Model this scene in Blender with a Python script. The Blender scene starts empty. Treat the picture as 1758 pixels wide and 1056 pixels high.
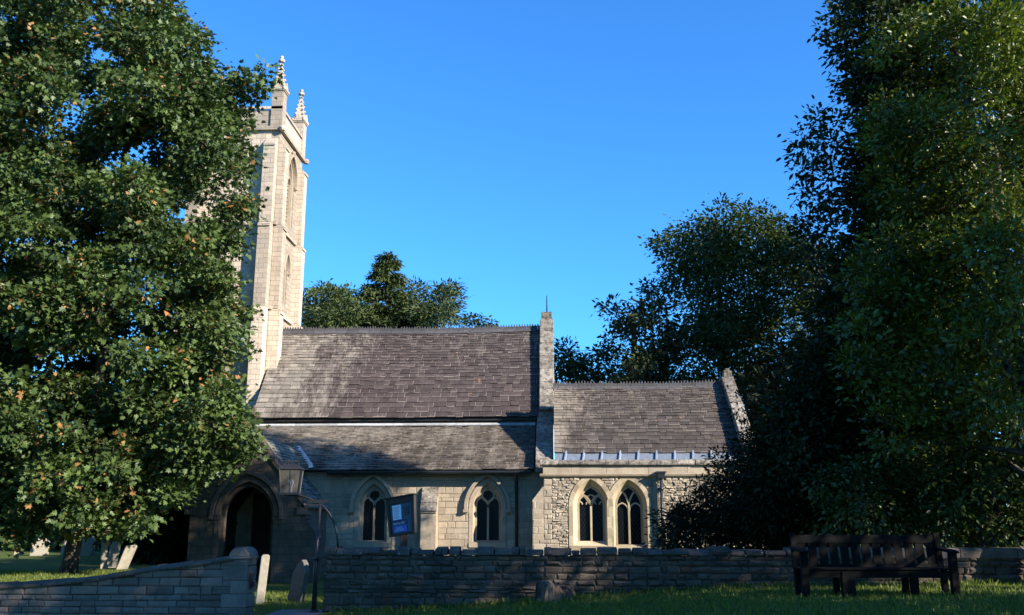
import bpy, bmesh, math, random
import numpy as np
from mathutils import Vector
from mathutils.geometry import tessellate_polygon

C = bpy.context.scene.collection
random.seed(7)
rng = np.random.default_rng(7)

# ------------------------------------------------------------------ camera
F_PX, CX, CY, EYE = 1600.0, 879.0, 528.0, 1.65
PITCH, YAW = math.radians(13.1), math.radians(2.8)
cam_d = bpy.data.cameras.new('camera'); cam = bpy.data.objects.new('camera', cam_d); C.objects.link(cam)
cam_d.sensor_fit = 'HORIZONTAL'; cam_d.sensor_width = 36.0; cam_d.lens = F_PX / 1758.0 * 36.0
cam_d.clip_start = 0.1; cam_d.clip_end = 3000
cam.location = (0, 0, EYE); cam.rotation_euler = (math.pi / 2 + PITCH, 0, YAW)
bpy.context.scene.camera = cam

# ------------------------------------------------------------------ sun and sky
SUN_EL, SUN_AZ = math.radians(25.0), math.radians(60.0)      # azimuth from -y (towards the viewer) round to +x
SUN_DIR = Vector((math.sin(SUN_AZ) * math.cos(SUN_EL), -math.cos(SUN_AZ) * math.cos(SUN_EL), math.sin(SUN_EL)))
w = bpy.data.worlds.new('World'); bpy.context.scene.world = w; w.use_nodes = True
nt = w.node_tree; nt.nodes.clear()
out = nt.nodes.new('ShaderNodeOutputWorld'); bg = nt.nodes.new('ShaderNodeBackground')
sky = nt.nodes.new('ShaderNodeTexSky'); sky.sky_type = 'NISHITA'; sky.sun_disc = False
sky.sun_elevation = SUN_EL; sky.sun_rotation = math.atan2(SUN_DIR.x, SUN_DIR.y)
sky.air_density = 1.0; sky.dust_density = 0.2; sky.ozone_density = 2.5; sky.altitude = 0
tnt = nt.nodes.new('ShaderNodeMix'); tnt.data_type = 'RGBA'; tnt.blend_type = 'MULTIPLY'; tnt.inputs[0].default_value = 1.0
tnt.inputs[7].default_value = (.26, .73, 1.22, 1)                # the photograph's deep saturated blue
nt.links.new(sky.outputs[0], tnt.inputs[6]); nt.links.new(tnt.outputs[2], bg.inputs['Color'])
bg.inputs['Strength'].default_value = 0.11
nt.links.new(bg.outputs[0], out.inputs['Surface'])
sun_d = bpy.data.lights.new('sun', 'SUN'); sun_d.energy = 5.0; sun_d.angle = math.radians(0.5); sun_d.color = (1.0, 0.92, 0.81)
sun = bpy.data.objects.new('sun', sun_d); C.objects.link(sun)
sun.location = (40, -30, 40); sun.rotation_euler = SUN_DIR.to_track_quat('Z', 'Y').to_euler()
vs = bpy.context.scene.view_settings
vs.view_transform = 'Standard'; vs.look = 'None'; vs.gamma = 1; vs.use_curve_mapping = False; vs.exposure = 1.35
try:
    bpy.context.scene.cycles.max_bounces = 6
    bpy.context.scene.cycles.use_denoising = True
except Exception:
    pass

# ------------------------------------------------------------------ survey: a pixel of the photo at a known distance -> a point
_cy, _sy, _cp, _sp = math.cos(YAW), math.sin(YAW), math.cos(PITCH), math.sin(PITCH)
_fw = np.array([-_sy * _cp, _cy * _cp, _sp]); _rt = np.array([_cy, _sy, 0.0]); _up = np.cross(_rt, _fw)
def at(px, py, Y):
    d = _rt * (px - CX) / F_PX - _up * (py - CY) / F_PX + _fw
    t = Y / d[1]
    return Vector((d[0] * t, Y, EYE + d[2] * t))

def sstep(a, b, x):
    t = np.clip((np.asarray(x, float) - a) / (b - a), 0, 1)
    return t * t * (3 - 2 * t)
GX = [-30, -5, -4.25, -2.75, -.85, .31, 1.46, 3.54, 7.6, 12, 40]
GZ = [.02, .06, .10, .14, .27, .37, .45, .56, .62, .66, .7]
def gz(x, y):
    x = np.asarray(x, float); y = np.asarray(y, float)
    front = np.interp(x, GX, GZ) * sstep(4, 12, y)
    back = .05 + .42 * sstep(-8.6, -10.6, x) * sstep(16.6, 19.6, y) + .08 * sstep(-8, -13.5, x) * sstep(26, 34, y)
    k = sstep(17.62, 17.95, y)
    return front * (1 - k) + back * k

# ------------------------------------------------------------------ materials
def new_mat(name):
    m = bpy.data.materials.new(name); m.use_nodes = True
    n = m.node_tree; b = n.nodes['Principled BSDF']
    return m, n, b
def nd(n, kind, **kw):
    x = n.nodes.new(kind)
    for k, v in kw.items():
        if k.startswith('i_'):
            x.inputs[k[2:].replace('_', ' ')].default_value = v
        else:
            setattr(x, k, v)
    return x
def rgba(c): return (c[0], c[1], c[2], 1)
def ramp(n, src, p0, p1, c0=(0, 0, 0), c1=(1, 1, 1)):
    r = n.nodes.new('ShaderNodeValToRGB'); e = r.color_ramp.elements
    e[0].position = p0; e[1].position = p1; e[0].color = rgba(c0); e[1].color = rgba(c1)
    n.links.new(src, r.inputs[0]); return r.outputs[0]
def mix(n, fac, a, b, mode='MIX'):
    x = n.nodes.new('ShaderNodeMix'); x.data_type = 'RGBA'; x.blend_type = mode
    for sock, v in ((0, fac), (6, a), (7, b)):
        if hasattr(v, 'is_linked') or hasattr(v, 'node'): n.links.new(v, x.inputs[sock])
        elif sock == 0: x.inputs[0].default_value = v
        else: x.inputs[sock].default_value = rgba(v)
    return x.outputs[2]
def noise(n, vec, scale, detail=6, rough=.6):
    x = nd(n, 'ShaderNodeTexNoise', i_Scale=scale, i_Detail=detail, i_Roughness=rough)
    if vec is not None: n.links.new(vec, x.inputs['Vector'])
    return x.outputs['Fac']
def mapping(n, src, scale):
    m = n.nodes.new('ShaderNodeMapping'); m.inputs['Scale'].default_value = scale
    n.links.new(src, m.inputs['Vector']); return m.outputs[0]
def math_(n, op, a, b=None, clamp=False):
    x = n.nodes.new('ShaderNodeMath'); x.operation = op; x.use_clamp = clamp
    for i, v in enumerate((a, b)):
        if v is None: continue
        if hasattr(v, 'node'): n.links.new(v, x.inputs[i])
        else: x.inputs[i].default_value = v
    return x.outputs[0]
def tint_of(n):
    a = n.nodes.new('ShaderNodeAttribute'); a.attribute_name = 'tint'; return a.outputs['Fac']
def tint_mul(n, lo, hi):
    t = math_(n, 'MULTIPLY_ADD', tint_of(n), hi - lo); n.nodes[-1].inputs[2].default_value = lo
    return t
def scale_col(n, col, val):
    c = n.nodes.new('ShaderNodeCombineColor')
    for i in range(3): n.links.new(val, c.inputs[i])
    return mix(n, 1.0, col, c.outputs[0], 'MULTIPLY')
def bump(n, b, h, strength, dist):
    x = nd(n, 'ShaderNodeBump', i_Strength=strength, i_Distance=dist)
    n.links.new(h, x.inputs['Height']); n.links.new(x.outputs[0], b.inputs['Normal'])

def stone_mat(name, c1, c2, dark=(.06, .055, .05), dark_lo=.52, dark_hi=.75, dark_scale=1.2, lichen=None, lichen_lo=.62,
              bmp=.35, bscale=28, brick=None, tint=(.72, 1.28), streak=False, rough=.92):
    m, n, b = new_mat(name)
    tc = n.nodes.new('ShaderNodeTexCoord'); o = tc.outputs['Object']
    col = mix(n, ramp(n, noise(n, o, 3.1, 8), .32, .68), c1, c2)
    col = mix(n, ramp(n, noise(n, o, 26, 6, .7), .3, .72), scale_col(n, col, _const(n, .72)), col)
    h = noise(n, o, bscale, 8, .7)
    if brick:
        bt = nd(n, 'ShaderNodeTexBrick', i_Scale=1.0, i_Mortar_Size=brick[2], i_Brick_Width=brick[0], i_Row_Height=brick[1], i_Mortar_Smooth=.4, i_Bias=0.0)
        bt.inputs['Color1'].default_value = (.86, .86, .86, 1); bt.inputs['Color2'].default_value = (1.07, 1.06, 1.03, 1); bt.inputs['Mortar'].default_value = (.62, .62, .64, 1)
        wob = n.nodes.new('ShaderNodeVectorMath'); wob.operation = 'ADD'
        nv = nd(n, 'ShaderNodeTexNoise', i_Scale=2.2, i_Detail=3); n.links.new(o, nv.inputs['Vector'])
        sc = n.nodes.new('ShaderNodeVectorMath'); sc.operation = 'SCALE'; sc.inputs['Scale'].default_value = .03
        n.links.new(nv.outputs['Color'], sc.inputs[0])
        n.links.new(tc.outputs['UV'], wob.inputs[0]); n.links.new(sc.outputs[0], wob.inputs[1]); n.links.new(wob.outputs[0], bt.inputs['Vector'])
        col = mix(n, 1.0, col, bt.outputs['Color'], 'MULTIPLY')
        h = math_(n, 'SUBTRACT', math_(n, 'MULTIPLY', h, .6), bt.outputs['Fac'])
    ds = mapping(n, o, (1, 1, .18)) if streak else o
    col = mix(n, ramp(n, noise(n, ds, dark_scale, 9, .66), dark_lo, dark_hi), col, dark)
    if lichen:
        l1 = ramp(n, noise(n, o, 9, 6, .7), lichen_lo, lichen_lo + .06)
        col = mix(n, l1, col, lichen)
    col = scale_col(n, col, tint_mul(n, *tint))
    n.links.new(col, b.inputs['Base Color']); b.inputs['Roughness'].default_value = rough
    b.inputs['Specular IOR Level'].default_value = .2
    bump(n, b, h, bmp, .03)
    return m
def _const(n, v):
    x = n.nodes.new('ShaderNodeValue'); x.outputs[0].default_value = v; return x.outputs[0]

def plain_mat(name, c, rough=.6, metal=0.0, var=.25, nscale=8, bmp=.1, spec=.4):
    m, n, b = new_mat(name)
    o = n.nodes.new('ShaderNodeTexCoord').outputs['Object']
    col = scale_col(n, mix(n, ramp(n, noise(n, o, nscale), .3, .7), tuple(v * (1 - var) for v in c), tuple(v * (1 + var) for v in c)), tint_mul(n, .8, 1.2))
    n.links.new(col, b.inputs['Base Color']); b.inputs['Roughness'].default_value = rough; b.inputs['Metallic'].default_value = metal
    b.inputs['Specular IOR Level'].default_value = spec
    bump(n, b, noise(n, o, nscale * 5), bmp, .01)
    return m

def slate_mat(name, light, dark, x0, x1, z0, z1, bias):
    # stone slates: weathered pale areas, a black-purple algae stain with its own streaky outline, orange lichen
    m, n, b = new_mat(name)
    o = n.nodes.new('ShaderNodeTexCoord').outputs['Object']
    sx = n.nodes.new('ShaderNodeSeparateXYZ'); n.links.new(o, sx.inputs[0])
    base = mix(n, ramp(n, noise(n, o, 2.3, 6), .3, .7), tuple(v * .8 for v in light), tuple(v * 1.12 for v in light))
    st = noise(n, mapping(n, o, (1.1, .22, .22)), 1.3, 7, .62)
    fine = noise(n, mapping(n, o, (3.2, 1.0, 1.0)), 3.4, 6, .7)
    mr = nd(n, 'ShaderNodeMapRange'); mr.inputs['From Min'].default_value = x0; mr.inputs['From Max'].default_value = x1
    n.links.new(sx.outputs[0], mr.inputs[0])
    mz = nd(n, 'ShaderNodeMapRange'); mz.inputs['From Min'].default_value = z0; mz.inputs['From Max'].default_value = z1
    mz.inputs['To Min'].default_value = .22; mz.inputs['To Max'].default_value = 0.0
    n.links.new(sx.outputs[2], mz.inputs[0])
    s = math_(n, 'ADD', math_(n, 'ADD', math_(n, 'MULTIPLY', st, .70), math_(n, 'MULTIPLY', fine, .5)), math_(n, 'MULTIPLY', mr.outputs[0], bias))
    s = math_(n, 'SUBTRACT', s, math_(n, 'MULTIPLY', mz.outputs[0], -.25))
    stain = ramp(n, s, .68, .84)
    dk = mix(n, ramp(n, noise(n, o, 4.5, 6), .35, .65), dark, tuple(v * 1.55 for v in dark))
    col = mix(n, stain, base, dk)
    pale = n.nodes.new('ShaderNodeAttribute'); pale.attribute_name = 'edge'
    col = mix(n, math_(n, 'MULTIPLY', pale.outputs['Fac'], .62), col, tuple(min(1, v * 1.35) for v in light))
    gl = ramp(n, noise(n, o, 15, 7, .75), .58, .72)
    col = mix(n, math_(n, 'MULTIPLY', gl, .35), col, (.22, .21, .19))
    lo = math_(n, 'MULTIPLY', ramp(n, noise(n, o, 5.0, 4, .7), .675, .71), .7)
    col = mix(n, lo, col, (.42, .22, .06))
    col = scale_col(n, col, tint_mul(n, .72, 1.3))
    n.links.new(col, b.inputs['Base Color']); b.inputs['Roughness'].default_value = .85; b.inputs['Specular IOR Level'].default_value = .25
    bump(n, b, noise(n, o, 30, 8, .7), .35, .02)
    return m

def leaf_mat(name, c, var=.35, transl=.28, rough=.42, accent=None, spec=.45):
    m, n, b = new_mat(name)
    tv = tint_of(n)
    a = tuple(v * (1 - var) for v in c); d = (c[0] * (1 + var * 1.5), c[1] * (1 + var), c[2] * (1 + var * .5))
    col = mix(n, tv, a, d)
    if accent:
        ac = n.nodes.new('ShaderNodeAttribute'); ac.attribute_name = 'edge'
        col = mix(n, ac.outputs['Fac'], col, accent)
    n.links.new(col, b.inputs['Base Color']); b.inputs['Roughness'].default_value = rough; b.inputs['Specular IOR Level'].default_value = spec
    tr = n.nodes.new('ShaderNodeBsdfTranslucent'); n.links.new(mix(n, 1.0, col, (1.0, 1.15, .45), 'MULTIPLY'), tr.inputs[0])
    ms = n.nodes.new('ShaderNodeMixShader'); ms.inputs[0].default_value = transl
    n.links.new(b.outputs[0], ms.inputs[1]); n.links.new(tr.outputs[0], ms.inputs[2])
    n.links.new(ms.outputs[0], n.nodes['Material Output'].inputs['Surface'])
    return m

def ground_mat():
    m, n, b = new_mat('turf')
    o = n.nodes.new('ShaderNodeTexCoord').outputs['Object']
    col = mix(n, ramp(n, noise(n, o, 1.4, 8), .35, .65), (.05, .078, .014), (.095, .122, .025))
    col = mix(n, ramp(n, noise(n, o, 22, 8, .75), .45, .75), col, (.13, .13, .045))
    n.links.new(col, b.inputs['Base Color']); b.inputs['Roughness'].default_value = 1; b.inputs['Specular IOR Level'].default_value = .1
    bump(n, b, noise(n, o, 60, 6, .8), .8, .04)
    return m

def glass_mat(name, c=(.008, .009, .012), rough=.09):
    m, n, b = new_mat(name)
    o = n.nodes.new('ShaderNodeTexCoord').outputs['Object']
    b.inputs['Base Color'].default_value = rgba(c); b.inputs['Roughness'].default_value = rough; b.inputs['Specular IOR Level'].default_value = .10
    bump(n, b, noise(n, o, 9, 2), .12, .02)
    return m

M = {}
M['tower'] = stone_mat('tower_limestone', (.45, .36, .27), (.54, .445, .345), dark=(.27, .225, .18), dark_lo=.52, dark_hi=.80, brick=(.38, .2, .012), streak=True, bmp=.5, dark_scale=1.8)
M['ashlar'] = stone_mat('pale_ashlar', (.34, .272, .192), (.43, .35, .255), dark=(.19, .15, .105), dark_lo=.54, dark_hi=.8, dark_scale=2.2, bmp=.45, tint=(.84, 1.12), streak=True)
M['ochre'] = stone_mat('ochre_ashlar', (.36, .28, .18), (.44, .355, .235), dark=(.22, .16, .095), dark_lo=.54, dark_hi=.9, bmp=.3)
M['rubble'] = stone_mat('limestone_rubble', (.35, .28, .20), (.46, .38, .28), dark=(.18, .145, .10), dark_lo=.55, dark_hi=.85, bmp=.6)
M['mortar'] = stone_mat('lime_mortar', (.28, .23, .165), (.34, .28, .21), bmp=.5, dark_lo=.6, dark_hi=.9, dark=(.2, .17, .13))
M['lichened'] = stone_mat('lichened_coping', (.24, .205, .16), (.33, .285, .225), dark=(.07, .06, .05), dark_lo=.44, dark_hi=.62, dark_scale=7, lichen=(.38, .345, .28), lichen_lo=.62, bmp=.7)
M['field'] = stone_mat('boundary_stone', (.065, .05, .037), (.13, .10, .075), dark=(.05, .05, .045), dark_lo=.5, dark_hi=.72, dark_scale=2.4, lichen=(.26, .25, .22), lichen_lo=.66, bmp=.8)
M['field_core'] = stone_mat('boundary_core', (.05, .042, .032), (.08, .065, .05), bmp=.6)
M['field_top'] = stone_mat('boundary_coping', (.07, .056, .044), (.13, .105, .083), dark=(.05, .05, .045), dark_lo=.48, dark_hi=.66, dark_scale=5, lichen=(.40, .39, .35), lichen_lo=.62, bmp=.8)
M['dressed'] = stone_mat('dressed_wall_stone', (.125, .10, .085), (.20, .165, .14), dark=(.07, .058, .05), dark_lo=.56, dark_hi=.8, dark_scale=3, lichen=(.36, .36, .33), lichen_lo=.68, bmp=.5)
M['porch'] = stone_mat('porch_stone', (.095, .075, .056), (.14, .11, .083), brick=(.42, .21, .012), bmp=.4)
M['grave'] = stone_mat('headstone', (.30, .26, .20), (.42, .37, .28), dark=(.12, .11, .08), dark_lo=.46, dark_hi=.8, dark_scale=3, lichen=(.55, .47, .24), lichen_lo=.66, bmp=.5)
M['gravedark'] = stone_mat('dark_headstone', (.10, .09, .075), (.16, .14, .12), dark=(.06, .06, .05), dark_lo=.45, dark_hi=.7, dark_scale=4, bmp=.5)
M['slate_nave'] = slate_mat('nave_slates', (.205, .176, .140), (.043, .031, .029), -6.9, -2.6, 5.4, 9.3, .30)
M['slate_aisle'] = slate_mat('aisle_slates', (.205, .172, .135), (.048, .037, .028), -6.5, -.5, 3.2, 5.3, .20)
M['slate_chapel'] = slate_mat('chapel_slates', (.20, .162, .122), (.046, .036, .031), 3.7, 5.6, 3.8, 6.5, .30)
M['slate_porch'] = slate_mat('porch_slates', (.2, .18, .15), (.04, .036, .034), -5, -3, 2.4, 4.3, .1)
M['ridge'] = plain_mat('dark_ridge_tile', (.06, .056, .056), .8, bmp=.3)
M['lead'] = plain_mat('lead_sheet', (.17, .195, .235), .5, .0, var=.15, bmp=.15)
M['flash'] = plain_mat('pale_lead_flashing', (.44, .43, .42), .6, var=.25)
M['iron'] = plain_mat('black_iron', (.014, .014, .016), .45, bmp=.15)
M['pipe'] = plain_mat('dark_blue_pipe', (.022, .026, .032), .35, bmp=.1)
M['glass'] = glass_mat('dark_window_glass', (.004, .0045, .006), .22)
M['lampglass'] = glass_mat('lantern_glass', (.10, .09, .075), .3)
_n = M['lampglass'].node_tree; _t = _n.nodes.new('ShaderNodeBsdfTransparent'); _x = _n.nodes.new('ShaderNodeMixShader'); _x.inputs[0].default_value = .62
_n.links.new(_n.nodes['Principled BSDF'].outputs[0], _x.inputs[1]); _n.links.new(_t.outputs[0], _x.inputs[2]); _n.links.new(_x.outputs[0], _n.nodes['Material Output'].inputs['Surface'])
M['came'] = plain_mat('window_lead', (.012, .012, .012), .5)
M['door'] = plain_mat('dark_oak_door', (.02, .014, .010), .7)
M['interior'] = plain_mat('porch_plaster', (.12, .10, .08), .9)
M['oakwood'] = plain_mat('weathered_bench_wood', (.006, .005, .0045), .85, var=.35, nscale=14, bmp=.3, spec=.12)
M['board'] = plain_mat('dark_board_wood', (.016, .013, .012), .6)
M['backing'] = plain_mat('board_backing', (.06, .10, .14), .7)
M['paper'] = plain_mat('white_paper', (.62, .70, .82), .8, var=.06)
M['poster'] = plain_mat('blue_poster', (.035, .10, .42), .5, var=.3, nscale=14)
M['ink'] = plain_mat('poster_lettering', (.55, .62, .72), .7, var=.1)
M['inkdark'] = plain_mat('poster_dark_band', (.012, .02, .09), .6, var=.2)
M['card'] = plain_mat('dark_card', (.03, .035, .045), .6)
M['bark'] = stone_mat('bark', (.06, .05, .038), (.12, .10, .078), dark=(.03, .027, .02), dark_lo=.42, dark_hi=.66, dark_scale=6, bmp=.9, bscale=18, streak=True)
M['stump'] = stone_mat('stump_wood', (.15, .10, .07), (.27, .21, .15), dark=(.03, .02, .016), dark_lo=.40, dark_hi=.58, dark_scale=8, bmp=1.0, bscale=16, streak=True)
M['turf'] = ground_mat()
M['path'] = plain_mat('path_gravel', (.13, .12, .115), .95, var=.3, nscale=25, bmp=.5)
M['road'] = plain_mat('asphalt', (.05, .05, .052), .9, var=.2, nscale=30, bmp=.4)
M['grass'] = leaf_mat('grass_blades', (.105, .145, .022), .4, .4, .6)
M['maple'] = leaf_mat('maple_leaves', (.054, .092, .027), .45, .16, .48, accent=(.33, .15, .055), spec=.28)
M['oak'] = leaf_mat('oak_leaves', (.080, .122, .020), .7, .20, .40, accent=(.30, .22, .05), spec=.42)
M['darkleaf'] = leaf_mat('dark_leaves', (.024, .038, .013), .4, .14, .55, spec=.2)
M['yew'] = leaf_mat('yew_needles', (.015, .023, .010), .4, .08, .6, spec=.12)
M['lime'] = leaf_mat('far_leaves', (.040, .062, .018), .45, .2, .6, spec=.15)
M['limelight'] = leaf_mat('far_light_leaves', (.085, .135, .030), .3, .3, .5)
M['conifer'] = leaf_mat('conifer_needles', (.056, .082, .030), .4, .12, .6, spec=.15)
M['laurel'] = leaf_mat('shrub_leaves', (.050, .080, .022), .45, .2, .4, spec=.3)

# ------------------------------------------------------------------ mesh collector
class MB:
    def __init__(s): s.v = []; s.f = []; s.t = []; s.e = []
    def add(s, vs_, fs, tint=None, edges=None):
        o = len(s.v); s.v += [tuple(p) for p in vs_]; t = random.random() if tint is None else tint
        for i, f in enumerate(fs):
            s.f.append([o + k for k in f]); s.t.append(t); s.e.append(0.0 if edges is None else edges[i])
        return s
    def box(s, a, b, tint=None, jit=0.0):
        x0, y0, z0 = a; x1, y1, z1 = b
        P = [(x0, y0, z0), (x1, y0, z0), (x1, y1, z0), (x0, y1, z0), (x0, y0, z1), (x1, y0, z1), (x1, y1, z1), (x0, y1, z1)]
        if jit: P = [tuple(c + random.uniform(-jit, jit) for c in p) for p in P]
        return s.add(P, [(0, 3, 2, 1), (4, 5, 6, 7), (0, 1, 5, 4), (1, 2, 6, 5), (2, 3, 7, 6), (3, 0, 4, 7)], tint)
    def hexa(s, P, tint=None):
        return s.add(P, [(0, 3, 2, 1), (4, 5, 6, 7), (0, 1, 5, 4), (1, 2, 6, 5), (2, 3, 7, 6), (3, 0, 4, 7)], tint)
    def prism(s, poly, fn, d0, d1, tint=None):
        """2-D outline (u,v) between depths d0 and d1, placed by fn(u,v,d)"""
        n = len(poly); P = [fn(u, v, d0) for u, v in poly] + [fn(u, v, d1) for u, v in poly]
        F = [tuple(range(n)), tuple(range(2 * n - 1, n - 1, -1))] + [(i, (i + 1) % n, n + (i + 1) % n, n + i) for i in range(n)]
        return s.add(P, F, tint)
    def plate(s, outer, holes, fn, d0, d1, tint=None):
        loops = [outer] + holes
        flat = [p for l in loops for p in l]
        tris = tessellate_polygon([[Vector((u, v, 0)) for u, v in l] for l in loops])
        n = len(flat); P = [fn(u, v, d0) for u, v in flat] + [fn(u, v, d1) for u, v in flat]
        F = [tuple(t) for t in tris] + [tuple(n + i for i in reversed(t)) for t in tris]
        o = 0
        for l in loops:
            k = len(l)
            F += [(o + i, o + (i + 1) % k, n + o + (i + 1) % k, n + o + i) for i in range(k)]; o += k
        return s.add(P, F, tint)
    def loft(s, a, b, fn, da, db, tint=None, closed=False):
        n = len(a); P = [fn(u, v, da) for u, v in a] + [fn(u, v, db) for u, v in b]
        F = [(i, (i + 1) % n, n + (i + 1) % n, n + i) for i in range(n if closed else n - 1)]
        return s.add(P, F, tint)
    def strip(s, path, wd, fn, d0, d1, tint=None, closed=False):
        """a bar of square section swept along a 2-D path"""
        n = len(path); L = []; R = []
        for i, (u, v) in enumerate(path):
            a = path[i - 1] if (i > 0 or closed) else path[i]; b = path[(i + 1) % n] if (i < n - 1 or closed) else path[i]
            dx, dy = b[0] - a[0], b[1] - a[1]; l = math.hypot(dx, dy) or 1; nx, ny = -dy / l * wd / 2, dx / l * wd / 2
            L.append((u + nx, v + ny)); R.append((u - nx, v - ny))
        P = [fn(*p, d0) for p in L] + [fn(*p, d0) for p in R] + [fn(*p, d1) for p in L] + [fn(*p, d1) for p in R]
        F = []
        for i in range(n if closed else n - 1):
            j = (i + 1) % n
            F += [(i, j, n + j, n + i), (2 * n + i, 3 * n + i, 3 * n + j, 2 * n + j), (i, 2 * n + i, 2 * n + j, j), (n + i, n + j, 3 * n + j, 3 * n + i)]
        if not closed: F += [(0, n, 3 * n, 2 * n), (n - 1, 3 * n - 1, 4 * n - 1, 2 * n - 1)]
        return s.add(P, F, tint)
    def tube(s, pts, rad, n=8, tint=None, cap=True):
        pts = [Vector(p) for p in pts]
        if not isinstance(rad, (list, tuple)): rad = [rad] * len(pts)
        P = []; up = Vector((.13, .31, .94))
        for i, p in enumerate(pts):
            d = (pts[min(i + 1, len(pts) - 1)] - pts[max(i - 1, 0)]).normalized()
            a = d.cross(up)
            if a.length < .05: a = d.cross(Vector((1, 0, 0)))
            a.normalize(); b = d.cross(a)
            for k in range(n):
                t = 2 * math.pi * k / n; P.append(p + (a * math.cos(t) + b * math.sin(t)) * rad[i])
        F = []
        for i in range(len(pts) - 1):
            for k in range(n): F.append((i * n + k, i * n + (k + 1) % n, (i + 1) * n + (k + 1) % n, (i + 1) * n + k))
        if cap: F += [tuple(range(n - 1, -1, -1)), tuple((len(pts) - 1) * n + k for k in range(n))]
        return s.add(P, F, tint)
    def ball(s, c, r, tint=None, sz=1.0):
        P = [(c[0], c[1], c[2] - r * sz)]; 
        for i in (1, 2, 3):
            ph = math.pi * i / 4
            for k in range(8): P.append((c[0] + r * math.sin(ph) * math.cos(k * math.pi / 4), c[1] + r * math.sin(ph) * math.sin(k * math.pi / 4), c[2] - r * sz * math.cos(ph)))
        P.append((c[0], c[1], c[2] + r * sz)); F = []
        for k in range(8):
            j = (k + 1) % 8; F += [(0, 1 + j, 1 + k), (1 + k, 1 + j, 9 + j, 9 + k), (9 + k, 9 + j, 17 + j, 17 + k), (17 + k, 17 + j, 25)]
        return s.add(P, F, tint)
    def build(s, name, m, parent=None, smooth=False, origin=None, bevel=0.0):
        o3 = Vector((0, 0, 0)) if origin is None else Vector(origin)
        q = parent
        while q is not None: o3 = o3 + q.location if origin is None else o3; q = q.parent
        me = bpy.data.meshes.new(name)
        V = [(p[0] - o3.x, p[1] - o3.y, p[2] - o3.z) for p in s.v]
        me.from_pydata(V, [], s.f)
        bm = bmesh.new(); bm.from_mesh(me); bmesh.ops.recalc_face_normals(bm, faces=bm.faces)
        uv = bm.loops.layers.uv.new('UVMap')
        for f in bm.faces:
            n = f.normal; ax = max(range(3), key=lambda i: abs(n[i])); f.smooth = smooth
            for l in f.loops:
                c = l.vert.co + o3
                l[uv].uv = (c.y, c.z) if ax == 0 else ((c.x, c.z) if ax == 1 else (c.x, c.y))
        bm.to_mesh(me); bm.free()
        a = me.attributes.new('tint', 'FLOAT', 'FACE'); a.data.foreach_set('value', s.t)
        a = me.attributes.new('edge', 'FLOAT', 'FACE'); a.data.foreach_set('value', s.e)
        me.materials.append(m)
        ob = bpy.data.objects.new(name, me); C.objects.link(ob)
        if parent is not None: ob.parent = parent
        elif origin is not None: ob.location = o3
        if bevel:
            md = ob.modifiers.new('bevel', 'BEVEL'); md.width = bevel; md.segments = 2; md.limit_method = 'ANGLE'
        return ob

def thing(name, label, cat, loc, group=None):
    o = bpy.data.objects.new(name, None); C.objects.link(o); o.location = loc; o.empty_display_size = .2
    o['label'] = label; o['category'] = cat
    if group: o['group'] = group
    return o
def tag(o, label, cat, group=None, kind=None):
    if label: o['label'] = label
    if cat: o['category'] = cat
    if group: o['group'] = group
    if kind: o['kind'] = kind
    return o

# ------------------------------------------------------------------ leaves
MAPLE = (np.array([(0, 0, 0), (.27, .06, .05), (.52, .24, .10), (.27, .37, .05), (.47, .66, .09), (.19, .62, .04), (0, 1.05, 0),
                   (-.19, .62, .04), (-.47, .66, .09), (-.27, .37, .05), (-.52, .24, .10), (-.27, .06, .05)]),
         [(0, 1, 2, 3, 4, 5, 6), (0, 6, 7, 8, 9, 10, 11)])
OVAL = (np.array([(0, 0, 0), (.24, .32, .07), (.20, .70, .06), (0, 1, -.04), (-.20, .70, .06), (-.24, .32, .07)]), [(0, 1, 2, 3), (0, 3, 4, 5)])
LOBED = (np.array([(0, 0, 0), (.12, .2, .03), (.26, .42, .07), (.16, .5, .04), (.28, .74, .07), (0, 1, -.05), (-.28, .74, .07), (-.16, .5, .04), (-.26, .42, .07), (-.12, .2, .03)]),
         [(0, 1, 2, 3, 4, 5), (0, 5, 6, 7, 8, 9)])
SPRIG = (np.array([(0, 0, 0), (.15, .5, .03), (0, 1, 0), (-.15, .5, .03)]), [(0, 1, 2, 3)])
BLADE = (np.array([(-.07, 0, 0), (.07, 0, 0), (.0, 1, .25)]), [(0, 1, 2)])

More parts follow.
